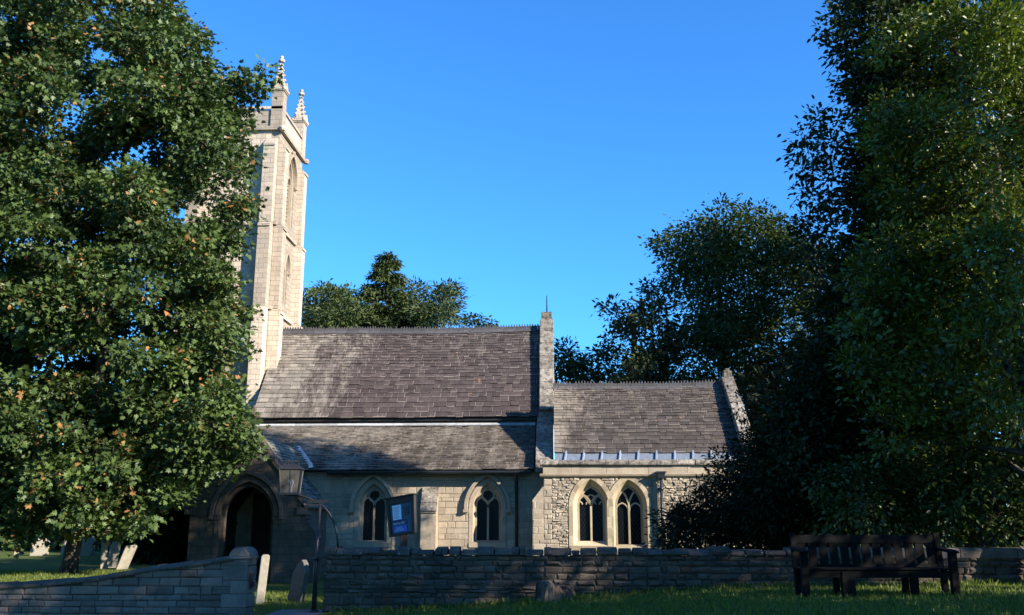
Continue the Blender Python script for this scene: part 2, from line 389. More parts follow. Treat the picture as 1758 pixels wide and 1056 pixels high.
def norm(a): return a / np.maximum(np.linalg.norm(a, axis=1, keepdims=True), 1e-6)
def leaf_object(name, m, P, D, N, S, shape, parent, tint, accent=None):
    tv, tf = shape; n = len(P)
    o3 = np.zeros(3); q = parent
    while q is not None: o3 = o3 + np.array(q.location); q = q.parent
    D = norm(D); X = norm(np.cross(D, N)); N = np.cross(X, D)
    V = (P - o3)[:, None, :] + S[:, None, None] * (tv[None, :, 0:1] * X[:, None, :] + tv[None, :, 1:2] * D[:, None, :] + tv[None, :, 2:3] * N[:, None, :])
    V = V.reshape(-1, 3); k = len(tv)
    idx = np.concatenate([np.array(f) for f in tf]); lens = np.array([len(f) for f in tf])
    L = (np.arange(n)[:, None] * k + idx[None, :]).reshape(-1)
    lt = np.tile(lens, n); ls = np.concatenate([[0], np.cumsum(lt)[:-1]])
    me = bpy.data.meshes.new(name); me.vertices.add(len(V)); me.loops.add(len(L)); me.polygons.add(len(lt))
    me.vertices.foreach_set('co', V.astype(np.float32).ravel()); me.loops.foreach_set('vertex_index', L.astype(np.int32))
    me.polygons.foreach_set('loop_start', ls.astype(np.int32)); me.polygons.foreach_set('loop_total', lt.astype(np.int32))
    me.update(calc_edges=True)
    a = me.attributes.new('tint', 'FLOAT', 'FACE'); a.data.foreach_set('value', np.repeat(tint, len(tf)).astype(np.float32))
    ac = np.zeros(n) if accent is None else accent
    a = me.attributes.new('edge', 'FLOAT', 'FACE'); a.data.foreach_set('value', np.repeat(ac, len(tf)).astype(np.float32))
    me.materials.append(m); ob = bpy.data.objects.new(name, me); C.objects.link(ob)
    if parent is not None: ob.parent = parent
    return ob

def in_poly(px, py, poly):
    ins = False; n = len(poly)
    for i in range(n):
        x0, y0 = poly[i]; x1, y1 = poly[(i + 1) % n]
        if (y0 > py) != (y1 > py) and px < (x1 - x0) * (py - y0) / (y1 - y0) + x0: ins = not ins
    return ins
def edge_dist(px, py, poly):
    best = 1e9; n = len(poly)
    for i in range(n):
        x0, y0 = poly[i]; x1, y1 = poly[(i + 1) % n]; dx, dy = x1 - x0, y1 - y0
        t = max(0, min(1, ((px - x0) * dx + (py - y0) * dy) / (dx * dx + dy * dy + 1e-9)))
        best = min(best, math.hypot(px - x0 - t * dx, py - y0 - t * dy))
    return best

def crown_clumps(poly, Y, depth, n, rmin, rmax, holes=(), flat=.75, spread=.55):
    """clumps filling a crown whose outline, seen from the front, is poly; depth = half thickness in metres"""
    xs = [p[0] for p in poly]; ys = [p[1] for p in poly]; out_ = []; tries = 0
    wid = (max(xs) - min(xs)) * .35
    while len(out_) < n and tries < n * 60:
        tries += 1
        x = random.uniform(min(xs), max(xs)); y = random.uniform(min(ys), max(ys))
        if not in_poly(x, y, poly): continue
        e = edge_dist(x, y, poly)
        if e < rmin * .55: continue
        r = min(random.uniform(rmin, rmax), e * 1.15)
        if any(math.hypot(x - hx, y - hy) < hr + r * .55 for hx, hy, hr in holes): continue
        dmax = depth * math.sqrt(max(.06, 1 - (1 - min(1, e / wid)) ** 2))
        dy = random.uniform(-1, 1) * dmax
        c = at(x, y, Y + dy); rw = r * (Y + dy) / F_PX
        if any((c - q[0]).length < (rw + q[1]) * spread * .6 for q in out_): continue
        out_.append((c, rw))
    return out_

def grow(parent, clumps, m, shape, size, n_tip, n_leaf, tip_r, flat=.72, accent=0.0, droop=.25, trunk=None, seed=1, bark='bark', limb=.05, upbias=.55):
    g = np.random.default_rng(seed); rr = random.Random(seed)
    tb = MB(); P = []; D = []; T = []; A = []; Nn = []
    if trunk:
        base, top, r0, r1 = Vector(trunk[0]), Vector(trunk[1]), trunk[2], trunk[3]
        pts = [base + (top - base) * t + Vector((math.sin(t * 5) * .12, math.cos(t * 4) * .1 - .1, 0)) for t in np.linspace(0, 1, 9)]
        tb.tube(pts, [r0 * 1.5] + [r0 + (r1 - r0) * t for t in np.linspace(0.1, 1, 8)], 10)
    joined = []
    if trunk:                                        # each clump's branch leaves the trunk or, where that is nearer, an earlier branch
        axis = lambda z: base + (top - base) * min(1, max(0, (z - base.z) / max(.1, top.z - base.z)))
        order = sorted(range(len(clumps)), key=lambda i: (clumps[i][0] - axis(clumps[i][0].z)).length)
    else: order = range(len(clumps))
    for ci in order:
        c, r = clumps[ci]
        if trunk:
            t = min(.95, max(.15, (c.z - base.z) / max(.1, (top.z - base.z)) * .62 + rr.uniform(-.08, .08)))
            a = base + (top - base) * t; lr0, lr1 = limb * 1.5, limb * .5; best = (a - c).length * .55
            for (p2, r2) in joined:
                l2 = (p2 - c).length
                if l2 < best and l2 > .15: best = l2; a = p2; lr0, lr1 = min(r2, limb * .8), min(r2, limb * .8) * .5
            mid = (a + c) / 2 + Vector((rr.uniform(-.1, .1), rr.uniform(-.1, .1), rr.uniform(.0, .12))) * (a - c).length
            q = [a * (1 - u) ** 2 + mid * 2 * u * (1 - u) + c * u * u for u in np.linspace(0, 1, 6)]
            tb.tube(q, [lr0 + (lr1 - lr0) * u for u in np.linspace(0, 1, 6)], 5, cap=False)
            joined.append((c, max(.008, lr1)))
        k = max(4, int(n_tip * r * r))
        d = norm(g.normal(size=(k, 3)) + np.array([0, 0, .35])); rad = r * g.uniform(.45, 1.05, k) ** .6
        tip = np.array(c) + d * rad[:, None] * np.array([1, 1, flat])
        if trunk:
            for i in range(0, k, 6):
                e = Vector(tip[i]); s0 = Vector(c); tb.tube([s0, (s0 + e) / 2 + Vector((0, 0, .06)), e], [.012, .009, .004], 4, cap=False)
        ct = g.uniform(-.26, .26)
        for i in range(k):
            nl = max(3, int(n_leaf * g.uniform(.6, 1.4)))
            off = g.normal(size=(nl, 3)) * tip_r * np.array([1, 1, .55])
            P.append(tip[i] + off)
            D.append(norm(off) * .8 + d[i] * .55 + g.normal(size=(nl, 3)) * .3 + np.array([0, 0, -droop]))
            Nn.append(np.array([0, 0, upbias]) + d[i] * .5 + g.normal(size=(nl, 3)) * .38 + norm(off) * .2)
            tt = np.clip(.5 + ct + g.normal(0, .2) + g.normal(size=nl) * .16, 0, 1); T.append(tt)
            aa = np.zeros(nl)
            if accent and g.random() < accent * 2.2: aa[g.random(nl) < .2] = g.uniform(.5, 1)
            A.append(aa)
    P = np.concatenate(P); D = np.concatenate(D); Nn = np.concatenate(Nn); T = np.concatenate(T); A = np.concatenate(A)
    S = size * g.uniform(.45, 1.4, len(P))
    if trunk: tb.build('trunk', M[bark], parent, smooth=True)
    leaf_object('crown', m, P, D, Nn, S, shape, parent, T, A)
    return len(P)

# ------------------------------------------------------------------ the setting: ground, path
def sheet(name, xs, ys, m, lift=0.0, inside=None):
    mb = MB(); nx = len(xs); Xg, Yg = np.meshgrid(xs, ys); Z = gz(Xg, Yg) + lift
    V = np.stack([Xg, Yg, Z], -1).reshape(-1, 3)
    F = [(j * nx + i, j * nx + i + 1, (j + 1) * nx + i + 1, (j + 1) * nx + i) for j in range(len(ys) - 1) for i in range(nx - 1)]
    mb.add(V, F, .5); o = mb.build(name, m, smooth=True); o['kind'] = 'structure'; return o
xs = np.concatenate([[-900, -300, -120, -60, -40, -30], np.arange(-24, 24.1, .4), [30, 40, 60, 120, 300, 900]])
ys = np.concatenate([[-400, -100, -30, -10, 0, 4, 8], np.arange(10, 40.1, .35), [46, 55, 70, 100, 160, 300, 900]])
sheet('ground', xs, ys, M['turf'])
mbp = MB(); pc = [(-4.75, 9), (-4.72, 14), (-4.75, 17), (-4.8, 18.5)]
Lp = []; Rp = []
for i, (x, y) in enumerate(pc):
    a = Vector(pc[max(i - 1, 0)]); b = Vector(pc[min(i + 1, len(pc) - 1)]); d = (b - a).normalized(); n_ = Vector((-d.y, d.x)) * .52
    Lp.append((x + n_.x, y + n_.y, float(gz(x + n_.x, y + n_.y)) + .012)); Rp.append((x - n_.x, y - n_.y, float(gz(x - n_.x, y - n_.y)) + .012))
mbp.add(Lp + Rp, [(i, i + 1, len(pc) + i + 1, len(pc) + i) for i in range(len(pc) - 1)], .5)
mbp.build('path', M['path'])['kind'] = 'structure'

# ------------------------------------------------------------------ the church
def fnS(face): return lambda u, v, d: (u, face + d, v)
def fnE(face): return lambda u, v, d: (face - d, u, v)
fnX = lambda u, v, d: (d, u, v)          # outline in y-z, depth along x
def arch(cx, hw, z0, zs, za, n=10):
    h = za - zs; c = (h * h - hw * hw) / (2 * hw); r = hw + c; th = math.atan2(h, c)
    R_ = [(cx - c + r * math.cos(th * i / n), zs + r * math.sin(th * i / n)) for i in range(n + 1)]
    L_ = [(2 * cx - x, z) for x, z in R_]
    return [(cx - hw, z0)] + L_[:-1] + [R_[-1]] + R_[:-1][::-1] + [(cx + hw, z0)]
def circ(cx, cz, r, n=20): return [(cx + r * math.cos(2 * math.pi * i / n), cz + r * math.sin(2 * math.pi * i / n)) for i in range(n)]
def arch_hw(z, hw, z0, zs, za):
    if z < z0 or z > za: return 0
    if z <= zs: return hw
    h = za - zs; c = (h * h - hw * hw) / (2 * hw); r = hw + c
    return max(0, math.sqrt(max(0, r * r - (z - zs) ** 2)) - c)

def stones(mb, x0, x1, z0, z1, fn, hr, lr, prot, gap, wins=(), extra=(), jit=.008, skip=0.0):
    z = z0
    while z < z1 - .03:
        h = min(random.uniform(*hr), z1 - z)
        if z1 - z - h < .05: h = z1 - z
        blk = [(cx - arch_hw(max(z, w0), hw, w0, zs, za) , cx + arch_hw(max(z, w0), hw, w0, zs, za)) for cx, hw, w0, zs, za in wins if z + h > w0 and z < za]
        blk += [(a, b) for a, b, c, d in extra if z + h > c + .01 and z < d - .01]
        blk.sort(); segs = []; p = x0
        for a, b in blk:
            if a > p: segs.append((p, min(a, x1)))
            p = max(p, b)
        if p < x1: segs.append((p, x1))
        for a, b in segs:
            x = a - (random.uniform(0, lr[0]) if a == x0 else 0)
            while x < b - .02:
                l = random.uniform(*lr)
                if b - x - l < lr[0] * .5: l = b - x
                u0, u1 = max(x, a), x + l
                if u1 - u0 > .03 and random.random() >= skip:
                    g = gap / 2; pr = random.uniform(*prot); j = lambda: random.uniform(-jit, jit)
                    v0, v1 = z, z + h; i_ = min(.35 * min(u1 - u0, h), .018 + pr * .5)
                    o_ = [(u0 + g + j(), v0 + g + j()), (u1 - g + j(), v0 + g + j()), (u1 - g + j(), v1 - g + j()), (u0 + g + j(), v1 - g + j())]
                    cu, cv = (u0 + u1) / 2, (v0 + v1) / 2
                    q_ = [(u + (i_ if u < cu else -i_) + j() * .6, v + (i_ if v < cv else -i_) + j() * .6) for u, v in o_]
                    tl = [random.uniform(-1, 1) * pr * .35 for _ in range(4)]
                    P = [fn(u, v, .03) for u, v in o_] + [fn(u, v, -pr * .35) for u, v in o_] + [fn(u, v, -pr + tl[k]) for k, (u, v) in enumerate(q_)]
                    F = [(3, 2, 1, 0), (8, 9, 10, 11)] + [(k, (k + 1) % 4, 4 + (k + 1) % 4, 4 + k) for k in range(4)] + [(4 + k, 4 + (k + 1) % 4, 8 + (k + 1) % 4, 8 + k) for k in range(4)]
                    mb.add(P, F)
                x += l
        z += h

def slates(mb, A, B, Cr, Dr, e0, e1, w0, w1, lift=.036, pale=.6, cut=None, sag=0.0):
    A, B, Cr, Dr = map(Vector, (A, B, Cr, Dr)); n = (B - A).cross(Dr - A).normalized()
    if n.z < 0: n = -n
    Ls = ((Dr - A).length + (Cr - B).length) / 2; s = 0.0
    pt = lambda uu, tt, hh: (A.lerp(B, uu).lerp(Dr.lerp(Cr, uu), tt)) + n * hh - Vector((0, 0, sag * math.sin(math.pi * uu) * (.35 + .65 * tt) + sag * .25 * math.sin(9 * uu + 2) * tt))
    row = 0
    while s < Ls - .02:
        e = e0 + (e1 - e0) * s / Ls; wd = w0 + (w1 - w0) * s / Ls; t0 = s / Ls; t1 = min(1, (s + e * 1.25) / Ls)
        Lu = (B - A).length; u = -random.uniform(0, wd)
        while u < Lu - .005:
            l = wd * random.uniform(.6, 1.4); a = max(0, u) / Lu; b = min(Lu, u + l - .012) / Lu; u += l
            if b - a < .02 / Lu or (cut and cut((a + b) / 2, t0)): continue
            dj = random.uniform(-.018, .012) / Ls; th = lift * random.uniform(.75, 1.3); hs = random.uniform(-.004, .006)
            ta = max(-.004, t0 + dj); ss = random.uniform(.018, .04) / Ls; su = random.uniform(.012, .03) / Lu
            if (b - a) < su * 3: su = (b - a) * .2
            tm = ta + ss; bm_ = b - su
            hl = th + hs; hm = hl * .95; hu = .006
            P = [pt(a, ta, hl), pt(bm_, ta, hl), pt(b, ta, hl - .003), pt(a, tm, hm), pt(bm_, tm, hm), pt(b, tm, hm - .003),
                 pt(a, t1, hu), pt(bm_, t1, hu), pt(b, t1, hu), pt(a, ta, hl - .032), pt(b, ta, hl - .032), pt(a, t1, hu - .01), pt(b, t1, hu - .01)]
            F = [(3, 4, 7, 6), (0, 1, 4, 3), (1, 2, 5, 4), (4, 5, 8, 7), (9, 10, 2, 1, 0), (9, 0, 3, 6, 11), (10, 12, 8, 5, 2), (9, 11, 12, 10)]
            p1 = random.uniform(0, 1) ** 1.5 * pale * 1.6; p2 = random.uniform(0, 1) ** 2 * pale * 1.5
            mb.add(P, F, edges=[0, p1, p2, p2, min(1, p1 + .1), .3, .6, 0])
        s += e; row += 1

def cresting(mb, x0, x1, y, z_, step=.105, sag=0.0):
    zz = lambda x: z_ - sag * math.sin(math.pi * (x - x0) / (x1 - x0)) - sag * .25 * math.sin(9 * (x - x0) / (x1 - x0) + 2)
    x = x0
    while x < x1:
        x2 = min(x + .45, x1); za, zb = zz(x) + random.uniform(-.008, .008), zz(x2) + random.uniform(-.008, .008); x3 = x2 - .008; t_ = random.random()
        mb.add([(x, y - .17, za - .14), (x, y, za + .05), (x, y + .17, za - .14), (x3, y - .17, zb - .14), (x3, y, zb + .05), (x3, y + .17, zb - .14)], [(0, 1, 4, 3), (1, 2, 5, 4), (0, 2, 1), (3, 4, 5), (0, 3, 5, 2)], t_)
        mb.hexa([(x, y - .025, za + .03), (x3, y - .025, zb + .03), (x3, y + .025, zb + .03), (x, y + .025, za + .03), (x, y - .025, za + .10), (x3, y - .025, zb + .10), (x3, y + .025, zb + .10), (x, y + .025, za + .10)], t_); x += .45
    x = x0 + .03
    while x < x1 - .08:
        z = zz(x)
        if random.random() < .93:
            hh = z + random.uniform(.165, .2)
            mb.add([(x, y - .02, z + .09), (x + .075, y - .02, z + .09), (x + .075, y + .02, z + .09), (x, y + .02, z + .09), (x + .028, y - .012, hh), (x + .047, y - .012, hh), (x + .047, y + .012, hh), (x + .028, y + .012, hh)],
                   [(0, 1, 5, 4), (1, 2, 6, 5), (2, 3, 7, 6), (3, 0, 4, 7), (4, 5, 6, 7), (0, 3, 2, 1)])
        x += step

def slope_bar(mb, p, q, x0, x1, th, n=1, fn=fnX, jit=.006):
    """coping stones along a slope from p=(y,z) to q, x0..x1 wide, th thick, cut into n stones"""
    (y0, z0), (y1, z1) = p, q; l = math.hypot(y1 - y0, z1 - z0); dy, dz = (y1 - y0) / l, (z1 - z0) / l; ny, nz = -dz, dy
    if nz < 0: ny, nz = -ny, -nz
    for i in range(n):
        a, b = l * i / n + .004, l * (i + 1) / n - .004; j = random.uniform(-jit, jit)
        poly = [(y0 + dy * a, z0 + dz * a), (y0 + dy * b, z0 + dz * b), (y0 + dy * b + ny * (th + j), z0 + dz * b + nz * (th + j)), (y0 + dy * a + ny * (th + j), z0 + dz * a + nz * (th + j))]
        mb.prism(poly, fn, x0 + random.uniform(-jit, jit), x1 + random.uniform(-jit, jit))

church = thing('church', 'old limestone parish church with slender pinnacled tower, stone slate roofs and arched windows', 'church', (-4, 31, 0))

# nave
mb = MB(); mb.prism([(33.75, 0), (33.75, 5.33), (36.3, 9.12), (38.85, 5.33), (38.85, 0)], fnX, -11.15, -.62)
mb.build('nave_wall', M['ashlar'], church)
mb = MB(); slates(mb, (-11.12, 33.42, 5.42), (-.62, 33.42, 5.42), (-.62, 36.3, 9.22), (-11.12, 36.3, 9.22), .265, .115, .36, .22, sag=.055)
nr = mb.build('nave_roof', M['slate_nave'], church)
mb = MB(); slates(mb, (-.62, 39.15, 5.42), (-11.12, 39.15, 5.42), (-11.12, 36.31, 9.22), (-.62, 36.31, 9.22), .285, .14, .5, .4)
mb.build('north_roof', M['slate_nave'], church)
mb = MB(); cresting(mb, -11.1, -.6, 36.3, 9.24, sag=.055); mb.build('ridge_cresting', M['ridge'], nr)
mb = MB(); mb.box((-11.1, 33.5, 5.30), (-.62, 33.74, 5.36)); mb.box((-11.1, 33.52, 5.33), (-.62, 33.6, 5.41)); mb.build('eaves_board', M['board'], nr)
mb = MB()
x = -11.05
while x < -.8:
    l = random.uniform(1.0, 1.7); x2 = min(x + l, -.8); mb.hexa([(x, 33.40, 5.10 + random.uniform(-.01, .01)), (x2 - .01, 33.40, 5.10), (x2 - .01, 33.73, 5.24), (x, 33.73, 5.24), (x, 33.38, 5.135), (x2 - .01, 33.38, 5.13 + random.uniform(0, .012)), (x2 - .01, 33.735, 5.275), (x, 33.735, 5.275)]); x = x2
mb.build('lead_flashing', M['flash'], church)
# nave east gable wall and copings
mb = MB(); mb.prism([(29.95, 0), (29.95, 3.42), (33.55, 5.15), (33.55, 5.55), (36.3, 9.42), (39.05, 5.55), (39.05, 0)], fnX, -.60, -.17)
gw = mb.build('gable_wall', M['rubble'], church)
mb = MB(); slope_bar(mb, (33.42, 5.52), (36.3, 9.46), -.66, -.12, .22, 7, jit=.012); slope_bar(mb, (39.2, 5.52), (36.3, 9.46), -.66, -.12, .22, 7)
mb.prism([(36.12, 9.35), (36.48, 9.35), (36.48, 9.78), (36.3, 9.93), (36.12, 9.78)], fnX, -.60, -.18)
mb.box((-.68, 33.30, 5.30), (-.10, 33.62, 5.56), jit=.012); mb.box((-.64, 33.34, 5.12), (-.14, 33.6, 5.30), jit=.01)
mb.build('gable_coping', M['lichened'], gw, bevel=.02)
mb = MB(); slope_bar(mb, (29.62, 3.44), (33.4, 5.22), -.72, -.16, .2, 5, jit=.012); mb.box((-.72, 29.45, 3.22), (-.16, 29.75, 3.5), jit=.01)
mb.build('aisle_coping', M['lichened'], gw, bevel=.02)
mb = MB(); mb.tube([(-.38, 36.3, 9.85), (-.38, 36.3, 10.58)], [.03, .016], 8)
for k in range(7): mb.ball((-.38, 36.3, 9.99 + k * .085), .038 - .002 * k, sz=.62)
mb.box((-.40, 36.12, 10.30), (-.36, 36.48, 10.34))
mb.build('iron_finial', M['iron'], gw, smooth=True)

# aisle
W1 = (-5.88, .46, 1.10, 2.17, 2.92); W2 = (-2.24, .46, 1.10, 2.17, 2.92)
mb = MB(); holes = [arch(*W1), arch(*W2)]
mb.plate([(-11.1, 0), (-.6, 0), (-.6, 3.36), (-11.1, 3.36)], holes, fnS(30.0), .012, .5)
aw = mb.build('aisle_wall', M['mortar'], church)
mb = MB(); ring = [(c, h + .15, z0 - .16, zs, za + .17) for c, h, z0, zs, za in (W1, W2)]
stones(mb, -11.1, -.6, 0, 3.34, fnS(30.0), (.11, .22), (.2, .5), (.002, .014), .010, ring, [(-4.27, -3.80, 0, 2.0)], jit=.003)
mb.build('coursed_facing', M['ashlar'], aw)
mb = MB(); slates(mb, (-11.12, 29.66, 3.34), (-.78, 29.66, 3.34), (-.78, 33.36, 5.06), (-11.12, 33.36, 5.06), .215, .105, .33, .22, sag=.03)
ar = mb.build('aisle_roof', M['slate_aisle'], church)
mb = MB(); mb.prism([(29.72, 3.30), (33.74, 5.16), (33.74, 3.37), (30.5, 3.37), (29.9, 3.28)], fnX, -11.1, -.62); mb.build('roof_deck', M['board'], ar)
mb = MB(); prof = [(29.60 + .065 * math.cos(a), 3.27 + .07 * math.sin(a)) for a in np.linspace(math.pi, 2 * math.pi, 9)]
mb.prism(prof, fnX, -7.3, -.86); mb.box((-7.3, 29.67, 3.18), (-.86, 29.74, 3.30))
x = -7.1
while x < -.9: mb.box((x, 29.6, 3.17), (x + .03, 30.0, 3.2)); x += .86
mb.build('gutter', M['pipe'], church)
mb = MB(); mb.tube([(-1.32, 29.6, 3.22), (-1.32, 29.8, 3.08), (-1.32, 29.9, 2.95), (-1.32, 29.9, 0)], .048, 10)
for z in (2.8, 1.7, .7): mb.tube([(-1.32, 29.9, z - .04), (-1.32, 29.9, z + .04)], .062, 10)
mb.build('downpipe', M['pipe'], church, smooth=True)
# aisle buttress
mb = MB(); x0, x1 = -4.28, -3.80
mb.prism([(30, 0), (29.48, 0), (29.48, 1.98), (29.44, 2.0), (29.43, 2.05), (29.60, 2.30), (29.58, 2.32), (29.80, 2.62), (30, 2.76)], fnX, x0, x1)
bt = mb.build('buttress', M['ashlar'], church)
mb = MB(); slope_bar(mb, (29.42, 2.04), (29.60, 2.30), x0 - .02, x1 + .02, .035); slope_bar(mb, (29.59, 2.31), (29.98, 2.79), x0 - .02, x1 + .02, .03, 2); mb.build('weathering', M['lichened'], bt)

def splay(mb, W, win, dep, fn):
    c, h, z0, zs, za = W; c2, h2, z02, zs2, za2 = win
    mb.loft(arch(c, h, z0, zs, za), arch(c2, h2, z02, zs2, za2), fn, -.004, dep)
    mb.add([fn(c - h, z0, -.03), fn(c + h, z0, -.03), fn(c2 + h2, z02, dep), fn(c2 - h2, z02, dep)], [(0, 1, 2, 3)])
def arc_pts(cx, cz, r, a0, a1, n=9): return [(cx + r * math.cos(a0 + (a1 - a0) * i / n), cz + r * math.sin(a0 + (a1 - a0) * i / n)) for i in range(n + 1)]

def window(W, inner, face, kind, hood, mat_s, dep=.20, name='arched_window'):
    c, h, z0, zs, za = W; fn = fnS(face); ci, hi, zi0, zis, zia = inner
    mb = MB(); splay(mb, W, inner, dep, fn)
    # voussoirs and jamb stones round the opening, butted end to end
    o_ = arch(c, h + .13, z0, zs, za + .16); i_ = arch(c, h, z0, zs, za); n = len(o_)
    path_in = [i_[0]] + [(i_[0][0], z0 + (zs - z0) * k / 4) for k in (1, 2, 3)] + i_[1:-1] + [(i_[-1][0], z0 + (zs - z0) * k / 4) for k in (3, 2, 1)] + [i_[-1]]
    path_ou = [o_[0]] + [(o_[0][0], z0 + (zs - z0) * k / 4) for k in (1, 2, 3)] + o_[1:-1] + [(o_[-1][0], z0 + (zs - z0) * k / 4) for k in (3, 2, 1)] + [o_[-1]]
    for k in range(0, len(path_in) - 1, 1):
        arcp = 4 <= k < len(path_in) - 5
        if arcp and k % 2: continue
        k2 = k + 2 if arcp else k + 1
        k2 = min(k2, len(path_in) - 1); ex = random.choice([0, .05]) if not hood else 0
        poly = [path_in[k]] + [path_in[j] for j in range(k + 1, k2 + 1)] + [path_ou[j] for j in range(k2, k - 1, -1)]
        mb.prism(poly, fn, -.012 - random.uniform(0, .004), .05)
    mb.box((c - h - .12, face - .035, z0 - .15), (c + h + .12, face + .1, z0 - .005))
    wdw = mb.build(name, mat_s, church)
    mb = MB(); d0, d1 = dep - .02, dep + .09; bw = .062
    mb.strip(arch(ci, hi - .02, zi0, zis, zia - .03, 12), .06, fn, d0 - .01, d1)
    zh = zia - zis; zm = zis + zh * (.02 if kind != 'Y' else -.05)
    mb.strip([(ci, zi0), (ci, zm)], bw, fn, d0, d1)
    if kind == 'O':
        for s in (-1, 1): mb.strip(arch(ci + s * hi / 2, hi / 2, zm - .02, zm, zm + hi * .78, 7)[1:-1], .05, fn, d0 + .004, d1 - .004)
        cr = hi * .47; cz = zia - cr * 1.62; mb.strip(circ(ci, cz, cr), .05, fn, d0 + .008, d1 - .008, closed=True)
        mb.strip([(ci, zm), (ci, cz - cr)], bw * .8, fn, d0 + .012, d1 - .01)
    elif kind == 'T':
        for s in (-1, 1):
            mb.strip(arch(ci + s * hi / 2, hi / 2, zm - .02, zm, zm + hi * .80, 7)[1:-1], .055, fn, d0 + .004, d1 - .004)
            for q in (-1, 1): mb.strip(arc_pts(ci + s * hi / 2 + q * hi * .36, zm + .05, hi * .22, math.pi / 2 if q < 0 else math.pi / 2, 0 if q < 0 else math.pi, 5), .035, fn, d0 + .02, d1 - .02)
        cz = zm + hi * 1.28
        for k in range(3):
            a = math.pi / 2 + k * 2 * math.pi / 3; mb.strip(arc_pts(ci + .15 * math.cos(a), cz + .15 * math.sin(a), .15, a - 1.9, a + 1.9, 10), .045, fn, d0 + .008, d1 - .008)
        for s in (-1, 1): mb.strip([(ci, zm + .02), (ci + s * .16, zm + hi * .62), (ci + s * .30, zm + hi * .95), (ci + s * hi * .62, zm + hi * 1.25)], .045, fn, d0 + .012, d1 - .012)
    else:
        hh = zia - zm; cc = (hh * hh - hi * hi) / (2 * hi); r = hi + cc; th = math.atan2(hh, cc)
        for s in (-1, 1):
            full = [(ci - s * (cc + hi) + s * r * math.cos(a), zm + r * math.sin(a)) for a in np.linspace(0, th, 14)]
            pts = [p for p in full if abs(p[0] - ci) < arch_hw(p[1], hi, zi0, zis, zia) - .01]
            mb.strip(pts, .05, fn, d0 + .006 + .004 * s, d1 - .006)
            mb.strip(arch(ci + s * hi / 2, hi * .46, zm - .12, zm - .1, zm + hi * .34, 6)[1:-1], .04, fn, d0 + .014, d1 - .014)
    mb.build('tracery', mat_s, wdw)
    mb = MB(); mb.prism(arch(ci, hi, zi0, zis, zia), fn, d1 - .03, d1 - .018); gl = mb.build('pane', M['glass'], wdw)
    mb = MB(); z = zi0; st = .13
    for s in (-1, 1):                       # leaded diamonds and saddle bars
        for k in range(-14, 24):
            pts = []
            for t in np.linspace(0, 1, 30):
                u = ci - hi + t * 2 * hi; v = zi0 + k * .155 + s * (u - ci) * 1.55
                if abs(u - ci) < arch_hw(v, hi, zi0, zis, zia) - .015: pts.append((u, v))
            if len(pts) > 2: mb.strip([pts[0], pts[-1]], .005, fn, d1 - .034 - .002 * s, d1 - .029)
    mb.build('leading', M['came'], wdw)
    if hood:
        mb = MB(); a = arch(c, h + .22, zs - .06, zs, za + .26, 12)
        mb.strip(a, .10, fn, -.145, .01)
        for s in (-1, 1): mb.box((c + s * (h + .22) - .075, face - .155, zs - .15), (c + s * (h + .22) + .075, face + .01, zs - .06))
        mb.build('hood_mould', M['ashlar'], wdw)
    return wdw
for W in (W1, W2): window(W, (W[0], .40, 1.16, 2.17, 2.85), 30.0, 'O', True, M['ashlar'], .20)

# south chapel
FY = 28.95
W3 = (.98, .545, 1.02, 2.18, 3.00); W4 = (2.13, .54, .92, 2.18, 2.98)
mb = MB(); mb.plate([(-.45, 0), (6.1, 0), (6.1, 3.1), (-.45, 3.1)], [arch(*W3), arch(*W4)], fnS(FY), .012, .5)
mb.box((-.45, FY + .5, 0), (-.02, 30.0, 3.1)); mb.box((5.7, FY + .5, 0), (6.1, 36.0, 3.1))
cw = mb.build('chapel_wall', M['mortar'], church)
mb = MB(); ring = [(c, h + .16, z0 - .2, zs, za + .12) for c, h, z0, zs, za in (W3, W4)]
stones(mb, -.2, 6.1, 0, 3.08, fnS(FY), (.05, .105), (.07, .22), (.003, .034), .010, ring, [(-.45, .0, 0, 1.2), (2.83, 3.02, 0, 2.95)], jit=.02, skip=.05)
mb.build('rubble_facing', M['rubble'], cw)
mb = MB(); stones(mb, -.45, -.2, 1.2, 3.08, fnS(FY), (.12, .2), (.2, .3), (.006, .02), .012, (), (), jit=.006); mb.build('corner_stones', M['ashlar'], cw)
mb = MB(); stones(mb, -.78, .0, 0, 1.2, fnS(FY), (.16, .28), (.3, .55), (.004, .018), .012, (), (), jit=.005); mb.build('plinth_stones', M['ashlar'], cw)
mb = MB(); mb.plate([(-.79, 0), (-.45, 0), (-.45, 2.78), (-.50, 2.74), (-.80, 2.36), (-.79, 2.30)], [], fnS(FY), .0, .55)
stones(mb, -.785, -.46, 1.2, 2.34, fnS(FY), (.14, .24), (.33, .34), (.003, .012), .010, (), (), jit=.004)
mb.build('corner_buttress', M['ashlar'], cw)
mb = MB(); mb.box((2.85, FY - .05, 0), (3.0, FY + .03, 2.86)); mb.ball((2.925, FY - .0, 2.86), .072, sz=.8); mb.build('pilaster', M['ashlar'], cw)
window(W3, (.99, .405, 1.16, 2.18, 2.80), FY, 'T', False, M['ochre'], .26)
window(W4, (2.14, .405, 1.06, 2.18, 2.80), FY, 'Y', False, M['ochre'], .26)
